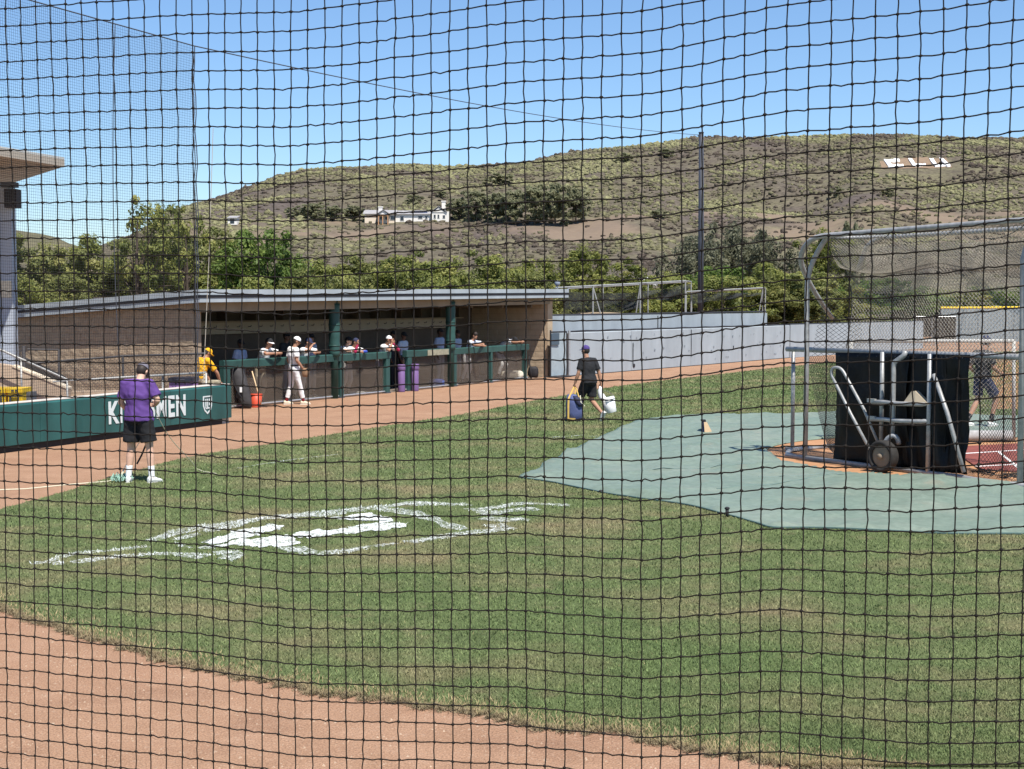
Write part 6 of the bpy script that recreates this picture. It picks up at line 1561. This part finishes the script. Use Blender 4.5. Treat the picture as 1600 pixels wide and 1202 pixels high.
S_white = mat('shoe_white', (.72, .71, .68), .6, var=.06, scale=20); S_blk = mat('shoe_black', (.025, .025, .028), .6); C_whsock = cloth('sock_white', (.80, .80, .79), .03); S_dirty = mat('shoe_cream', (.66, .58, .42), .7)

# man in purple shirt, seen from behind, winding string
gp = G(218, 754)
pt, ph = person(gp, yaw_to(.16, 1), 'man from behind in purple shirt and black shorts holding string', dict(head=(.01, .135, 1.605), neck=(0, .055, 1.485), chest=(0, .0, 1.27),
        elbR=(.30, -.02, 1.20), wriR=(.17, .22, 1.12), elbL=(-.27, .01, 1.16), wriL=(-.21, .19, .99), kneL=(-.13, .02, .51), kneR=(.155, .02, .51), ankL=(-.155, -.03, .085), ankR=(.20, -.02, .085), hipL=(-.10, 0, .93), hipR=(.10, 0, .93)),
        skin='light', shirt=C_pur, sleeve=.62, pants='shorts', pant_m=C_blk, sock=C_whsock, shoe=S_white, cap=cloth('grey_cap', (.15, .14, .17)), look=(.12, .72, -.70), voxel=.009, bulk=1.12, scale=1.05, hem=.05, handL=(.3, .8, -.1), handR=(-.7, .6, -.1), curlL=.8, curlR=.8, toeL=(-.25, 1, 0), toeR=(.45, 1, 0))
# string from his hands to the ground, coil at his feet
ms = mat('string_pale', (.66, .62, .46), .8); q = MB(); hR = ph['R']; e = G(308, 733, .01)
q.tube([hR] + [hR.lerp(e, k / 14) - UPV * (.22 * math.sin(PI * k / 14) * (1 - k / 14)) for k in range(1, 15)] + [G(318, 737, .02), G(338, 740, .02)], .0065, 5)
tag(q.build('marking_string', ms), 'pale string running from the man in purple down to the grass', 'string')
co = thing('string_coil', G(192, 751), 'tangled green string coil on the ground by the left shoe', 'string'); q = MB(); c0 = G(191, 751, .02)
for k in range(11):
    r0 = random.uniform(.035, .095); o = Vector((random.uniform(-.10, .08), random.uniform(-.14, .14), 0)); q.tube([c0 + o + Vector((math.cos(a + k) * r0 * random.uniform(.8, 1.4), math.sin(a + k) * r0 * 1.6, .01 + .09 * random.random() ** 2)) for a in [i * .55 for i in range(13)]], .0075, 5)
q.build('loops', mat('string_green', (.26, .42, .33), .7), co); q = MB(); q.tube([c0 + Vector((-.1, 0, .03)), G(170, 752, .012), G(110, 757, .012), G(40, 764, .012), G(-40, 767, .012)], .008, 5); q.build('long_end', ms, co)
q = MB(); q.tube([c0 + Vector((-.05, 0, .03)), c0 + Vector((.08, .2, .35)), c0 + Vector((.30, .28, .72))], .006, 5); q.tube([c0 + Vector((-.02, 0, .03)), c0 + Vector((.02, .1, .2)), c0 + Vector((.12, .2, .3))], .006, 5); q.build('strand', ms, co)
q = MB(); a = P(224, 722, gp.y + .25); b = P(229, 692, gp.y + .25); tag(MB().tube([P(214, 725, gp.y + .22), P(221, 712, gp.y + .3), P(230, 690, gp.y + .3)], .014, 6).build('string_winder', M_blk), 'dark stick between the legs of the man in purple', 'stick')

# man in black walking with bag and bucket
gb = G(921, 658)
bt_, bh = person(gb, yaw_to(-.62, .78), 'man walking away in black shirt and purple cap carrying bag and bucket', dict(pelvis=(0, .02, .93), chest=(0, .06, 1.23), neck=(0, .10, 1.46), head=(0, .15, 1.63), shoL=(-.185, .07, 1.40), shoR=(.185, .06, 1.40),
        hipL=(-.095, .03, .90), hipR=(.095, .01, .90), kneL=(-.10, .24, .52), ankL=(-.10, .27, .085), kneR=(.10, .04, .48), ankR=(.10, -.33, .20), elbL=(-.27, .08, 1.13), wriL=(-.31, .16, .88), elbR=(.27, -.02, 1.13), wriR=(.30, -.06, .88)),
        skin='tan', shirt=C_blk, sleeve=.62, pants='shorts', pant_m=C_blk, sock=None, shoe=S_white, cap=C_purcap, look=(-.25, 1, -.08), voxel=.009, handL=(0, .05, -1), handR=(0, 0, -1), curlL=.9, curlR=.9, toeR=(0, .55, -.8), hem=.04, bulk=1.04)
hL = bh['L']; hR = bh['R']
bg = thing('duffel_bag', Vector((hL.x, hL.y, 0)), 'blue bag with yellow straps hanging from his left hand', 'bag'); M_bag = mat('bag_blue', (.085, .105, .225), .7, var=.15, scale=6, bump=.3, bscale=12); M_yel = mat('strap_yellow', (.58, .38, .10), .7)
bb = G(902, 662) ; bb = Vector((hL.x - .02, hL.y - .06, .03)); rx = Vector((.93, -.35, 0)).normalized(); ry = Vector((.35, .93, 0)).normalized()
b = MB(); b.loft([(bb + UPV * z + rx * o, rx * w, ry * dd) for z, w, dd, o in ((0, .17, .11, 0), (.02, .195, .14, 0), (.18, .20, .15, 0), (.36, .195, .15, 0), (.50, .17, .13, -.02), (.58, .12, .09, -.05), (.60, .08, .05, -.06))], 14); b.build('body', M_bag, bg, True)
b = MB(); b.loft([(bb + UPV * z + rx * o - ry * .03, rx * w, ry * dd) for z, w, dd, o in ((.33, .05, .10, .17), (.40, .09, .13, .14), (.50, .10, .12, .09), (.57, .06, .08, .04))], 12); b.build('end_pocket', mat('bag_navy', (.02, .022, .05), .7), bg, True)
q = MB(); q.tube([bb + rx * .17 - ry * .07 + UPV * .58, bb + rx * .20 - ry * .10 + UPV * .42, bb + rx * .26 + UPV * .33], .014, 6); q.build('piping', mat('piping_white', (.7, .66, .5), .7), bg)
q = MB(); f = bb - ry * .155 - rx * .09; q.tube([f + UPV * .01, f + UPV * .3, f + UPV * .50 + ry * .02, hL + Vector((-.02, 0, 0))], [.026, .026, .024, .018], 6); q.tube([bb + rx * .02 + UPV * .60, hL + Vector((.02, 0, .0))], .014, 6); q.tube([bb + rx * .14 - ry * .05 + UPV * .52, hL.lerp(bb + UPV * .6, .3) + rx * .05, hL], .014, 6); q.build('strap', M_yel, bg)
MB().box(bb + rx * .0 - ry * .15 + UPV * .03, (.16, .03, .05), rx, ry).build('base_patch', M_yel, bg); MB().box(bb + rx * .13 - ry * .12 + UPV * .015, (.12, .05, .05), rx, ry).build('wheel_block', M_blk, bg)
bu = thing('white_bucket', Vector((hR.x, hR.y, .2)), 'white bucket swinging from his right hand with white cloth', 'bucket'); mwb = mat('bucket_white', (.72, .71, .69), .45, var=.06, scale=7)
tilt = Vector((.22, .05, 1)).normalized(); tilt = Vector((-.24, 0, 1)).normalized(); c = hR + Vector((.16, .02, -.26))
MB().tube([c - tilt * .36, c - tilt * .35, c, c + tilt * .005, c - tilt * .03], [.125, .132, .155, .145, .14], 20, True).build('shell', mwb, bu, True)
for k in (-.03, -.07): MB().tube([c + tilt * k, c + tilt * (k - .012)], .163, 20).build('rib', mwb, bu, True)
sx = tilt.cross(Vector((0, 1, 0))).normalized(); q = MB(); q.tube(arc(c - sx * .155, hR + Vector((.0, 0, .05)), c + sx * .155, 12), .006, 5); q.build('bail', M_wire, bu)
b = MB(); R_ = []
for k in range(8):
    f = k / 7; cc = hR.lerp(c + Vector((-.07, -.03, -.05)), f) + Vector((-.05 * math.sin(f * 3), -.02, 0)); w = .025 + .10 * f; R_.append((cc, Vector((w, 0, -.02)), Vector((0, .03 + .04 * f, 0))))
b.loft(R_, 14); b.v = [tuple(Vector(v) + Vector((.022 * mnoise.noise(Vector(v) * 12), .01 * mnoise.noise(Vector(v) * 17), .012 * mnoise.noise(Vector(v) * 15)))) for v in b.v]; b.build('towel', C_white, bu, True)

# player in white outside the railing
gw = G(459, 632)
wt, wh = person(gw, yaw_to(.80, .50), 'player in white uniform standing outside the railing with a glove', dict(head=(.03, .09, 1.655), neck=(0, .03, 1.50), hipL=(-.095, 0, .93), hipR=(.095, 0, .93), kneL=(-.12, -.02, .50), ankL=(-.16, -.14, .085), kneR=(.12, .13, .50), ankR=(.12, .22, .085),
        elbL=(-.25, -.04, 1.16), wriL=(-.24, .08, .92), elbR=(.26, -.01, 1.16), wriR=(.25, .16, .95), pelvis=(0, .02, .97)), skin='tan', shirt=C_white, sleeve=.55, pants='knickers', pant_m=C_white, sock=C_red, shoe=S_dirty, cap=C_white, brim=C_blk, look=(.35, .85, -.45), voxel=.010, number='1', toeR=(.2, 1, 0), bulk=1.10, scale=1.03)
gl = wh['R']; soft_bag('ball_glove', gl + Vector((.02, 0, -.16)), .10, .08, .12, mat('glove_brown', (.16, .09, .05), .7, col2=(.30, .18, .10), scale=12), 'brown leather glove on the hand of the player in white', 'glove', seed=5)

# player behind the batter's screen
gz = P(1534, 667, 31.0); gz.z = 0.05
person(gz, yaw_to(.86, .5), 'player in dark clothes and cap walking inside the cage', dict(kneL=(-.10, -.02, .52), ankL=(-.11, -.30, .10), kneR=(.10, .28, .55), ankR=(.10, .14, .085), head=(0, .09, 1.67), elbL=(-.24, -.1, 1.17), wriL=(-.2, .1, 1.0), elbR=(.25, .02, 1.17), wriR=(.22, .26, 1.05)),
        skin='tan', shirt=C_char, sleeve=.6, pants='shorts', pant_m=C_navy, sock=C_blk, shoe=S_white, cap=C_navy, look=(.1, 1, -.15), scale=1.10, voxel=.011)

# people in the dugout: facing the field
FY = yaw_to(-RN.x, -RN.y); LEANJ = dict(pelvis=(0, -.12, .94), chest=(0, .02, 1.22), neck=(0, .12, 1.42), head=(0, .20, 1.57), shoL=(-.19, .10, 1.37), shoR=(.19, .10, 1.37), hipL=(-.095, -.12, .90), hipR=(.095, -.12, .90), kneL=(-.11, -.06, .49), kneR=(.12, -.08, .49), ankL=(-.12, -.2, .085), ankR=(.13, -.25, .085),
        elbL=(-.30, .34, 1.30), elbR=(.30, .34, 1.30), wriL=(-.08, .40, 1.30), wriR=(.08, .42, 1.31))
GD = 'players in the dugout'
def mate(px, s, label, dy=0.0, **k):
    p = on_rail(px, s); p.z = .02 + dy; kw = dict(group=GD, voxel=.014, pants='knickers', pant_m=C_grey, shoe=S_blk, sock=C_blk); kw.update(k); ya = kw.pop('yaw', FY)
    return person(p, ya, label, **kw)
mate(375, .9, 'player in pale blue shirt at the left end of the dugout', skin='dark', shirt=C_sky, cap=C_blk, look=(.2, 1, -.15), scale=.97)
mate(411, .24, 'player in white leaning with folded arms on the railing near its left end', J=LEANJ, skin='tan', shirt=C_white, cap=C_blk, brim=C_white, look=(-.1, 1, -.3), scale=1.05, pant_m=cloth('khaki', (.46, .40, .29)))
mate(447, 1.3, 'dark-capped player standing back left of the white uniform player', skin='brown', shirt=C_char, cap=C_blk, scale=1.05)
mate(473, .24, 'player in white behind the railing with one hand raised to his face', J=dict(LEANJ, elbR=(.26, .36, 1.34), wriR=(.06, .36, 1.50), wriL=(-.05, .42, 1.30)), skin='tan', shirt=C_white, cap=C_navy, look=(-.2, 1, -.25), scale=1.03)
mate(485, .8, 'player in grey-blue shirt with dark cap beside the raised hand', skin='tan', shirt=C_sky, cap=C_blk, scale=1.03, look=(.3, 1, -.1))
mate(536, .40, 'player half hidden behind the left padded column', J=LEANJ, skin='light', shirt=C_white, cap=C_blk, scale=1.02)
mate(547, .22, 'player leaning on the railing with a blue sleeve and raised hand', J=dict(LEANJ, elbR=(.26, .36, 1.31), wriR=(.22, .42, 1.50), elbL=(-.30, .36, 1.29), wriL=(-.04, .44, 1.30)), skin='tan', shirt=C_white, cap=C_navy, look=(-.25, 1, -.2), scale=1.0, undersleeve={'R': C_mag, 'L': C_blue}, handR=(.3, .1, 1))
mate(599, .22, 'player in white and red cap with both hands at his mouth by the gap', J=dict(LEANJ, elbR=(.24, .36, 1.27), wriR=(.04, .33, 1.47), elbL=(-.24, .38, 1.27), wriL=(-.04, .34, 1.46)), skin='tan', shirt=C_white, cap=C_white, brim=C_red, look=(-.35, 1, -.1), scale=1.02, pant_m=C_navy, undersleeve={'L': C_mag}, handR=(0, 0, 1), handL=(0, 0, 1))
mate(614, 1.2, 'player in dark shirt standing in the gap shadow', skin='brown', shirt=C_char, cap=C_blk, scale=1.02, pant_m=C_char)
mate(630, .95, 'player in pale blue shirt standing behind the purple tube', skin='brown', shirt=C_lav, cap=C_blk, look=(.3, 1, -.2), scale=1.0, pant_m=C_blk)
mate(687, .9, 'player in pale blue shirt left of the right padded column', skin='dark', shirt=C_sky, cap=C_blk, scale=1.04)
mate(714, .9, 'player in pale blue shirt just right of the right padded column', skin='brown', shirt=C_lav, cap=None, scale=1.0)
mate(734, .26, 'player in grey-blue shirt with forearms on the right railing', J=dict(LEANJ, wriR=(.30, .62, 1.26), elbR=(.34, .36, 1.28), wriL=(.10, .46, 1.29)), skin='tan', shirt=C_lav, cap=None, look=(.3, 1, -.1), scale=1.03, pant_m=C_white)
mate(797, .30, 'player in white bending low over the right end of the railing', J=dict(LEANJ, pelvis=(0, -.45, .92), hipL=(-.095, -.45, .88), hipR=(.095, -.45, .88), chest=(0, -.2, 1.20), neck=(0, .04, 1.33), head=(0, .19, 1.33), shoL=(-.19, .0, 1.33), shoR=(.19, 0, 1.33), elbL=(-.25, .28, 1.27), elbR=(.25, .28, 1.28), wriL=(-.1, .42, 1.30), wriR=(.22, .50, 1.30), kneL=(-.1, -.2, .5), kneR=(.12, -.25, .5), ankL=(-.12, -.35, .085), ankR=(.13, -.4, .085)), skin='tan', shirt=C_white, cap=C_blk, look=(0, .8, -.6), scale=1.04)
# fan in gold shirt behind the green wall end
gg = P(315, 620, 35.0); gg.z = 0
person(gg, yaw_to(.75, .66), 'person in gold shirt bending forward behind the green wall end', dict(pelvis=(0, -.03, .90), chest=(0, .02, 1.18), neck=(0, .10, 1.38), head=(0, .19, 1.50), shoL=(-.19, .08, 1.33), shoR=(.19, .08, 1.33), elbL=(-.26, .26, 1.02), elbR=(.25, .30, 1.02), wriL=(-.2, .34, .80), wriR=(.2, .40, .80)),
        skin='tan', shirt=C_gold, sleeve=.6, pants='long', pant_m=cloth('khaki', (.46, .40, .29)), shoe=S_blk, cap=C_gold, look=(.2, .8, -.6), voxel=.014, hem=.03)
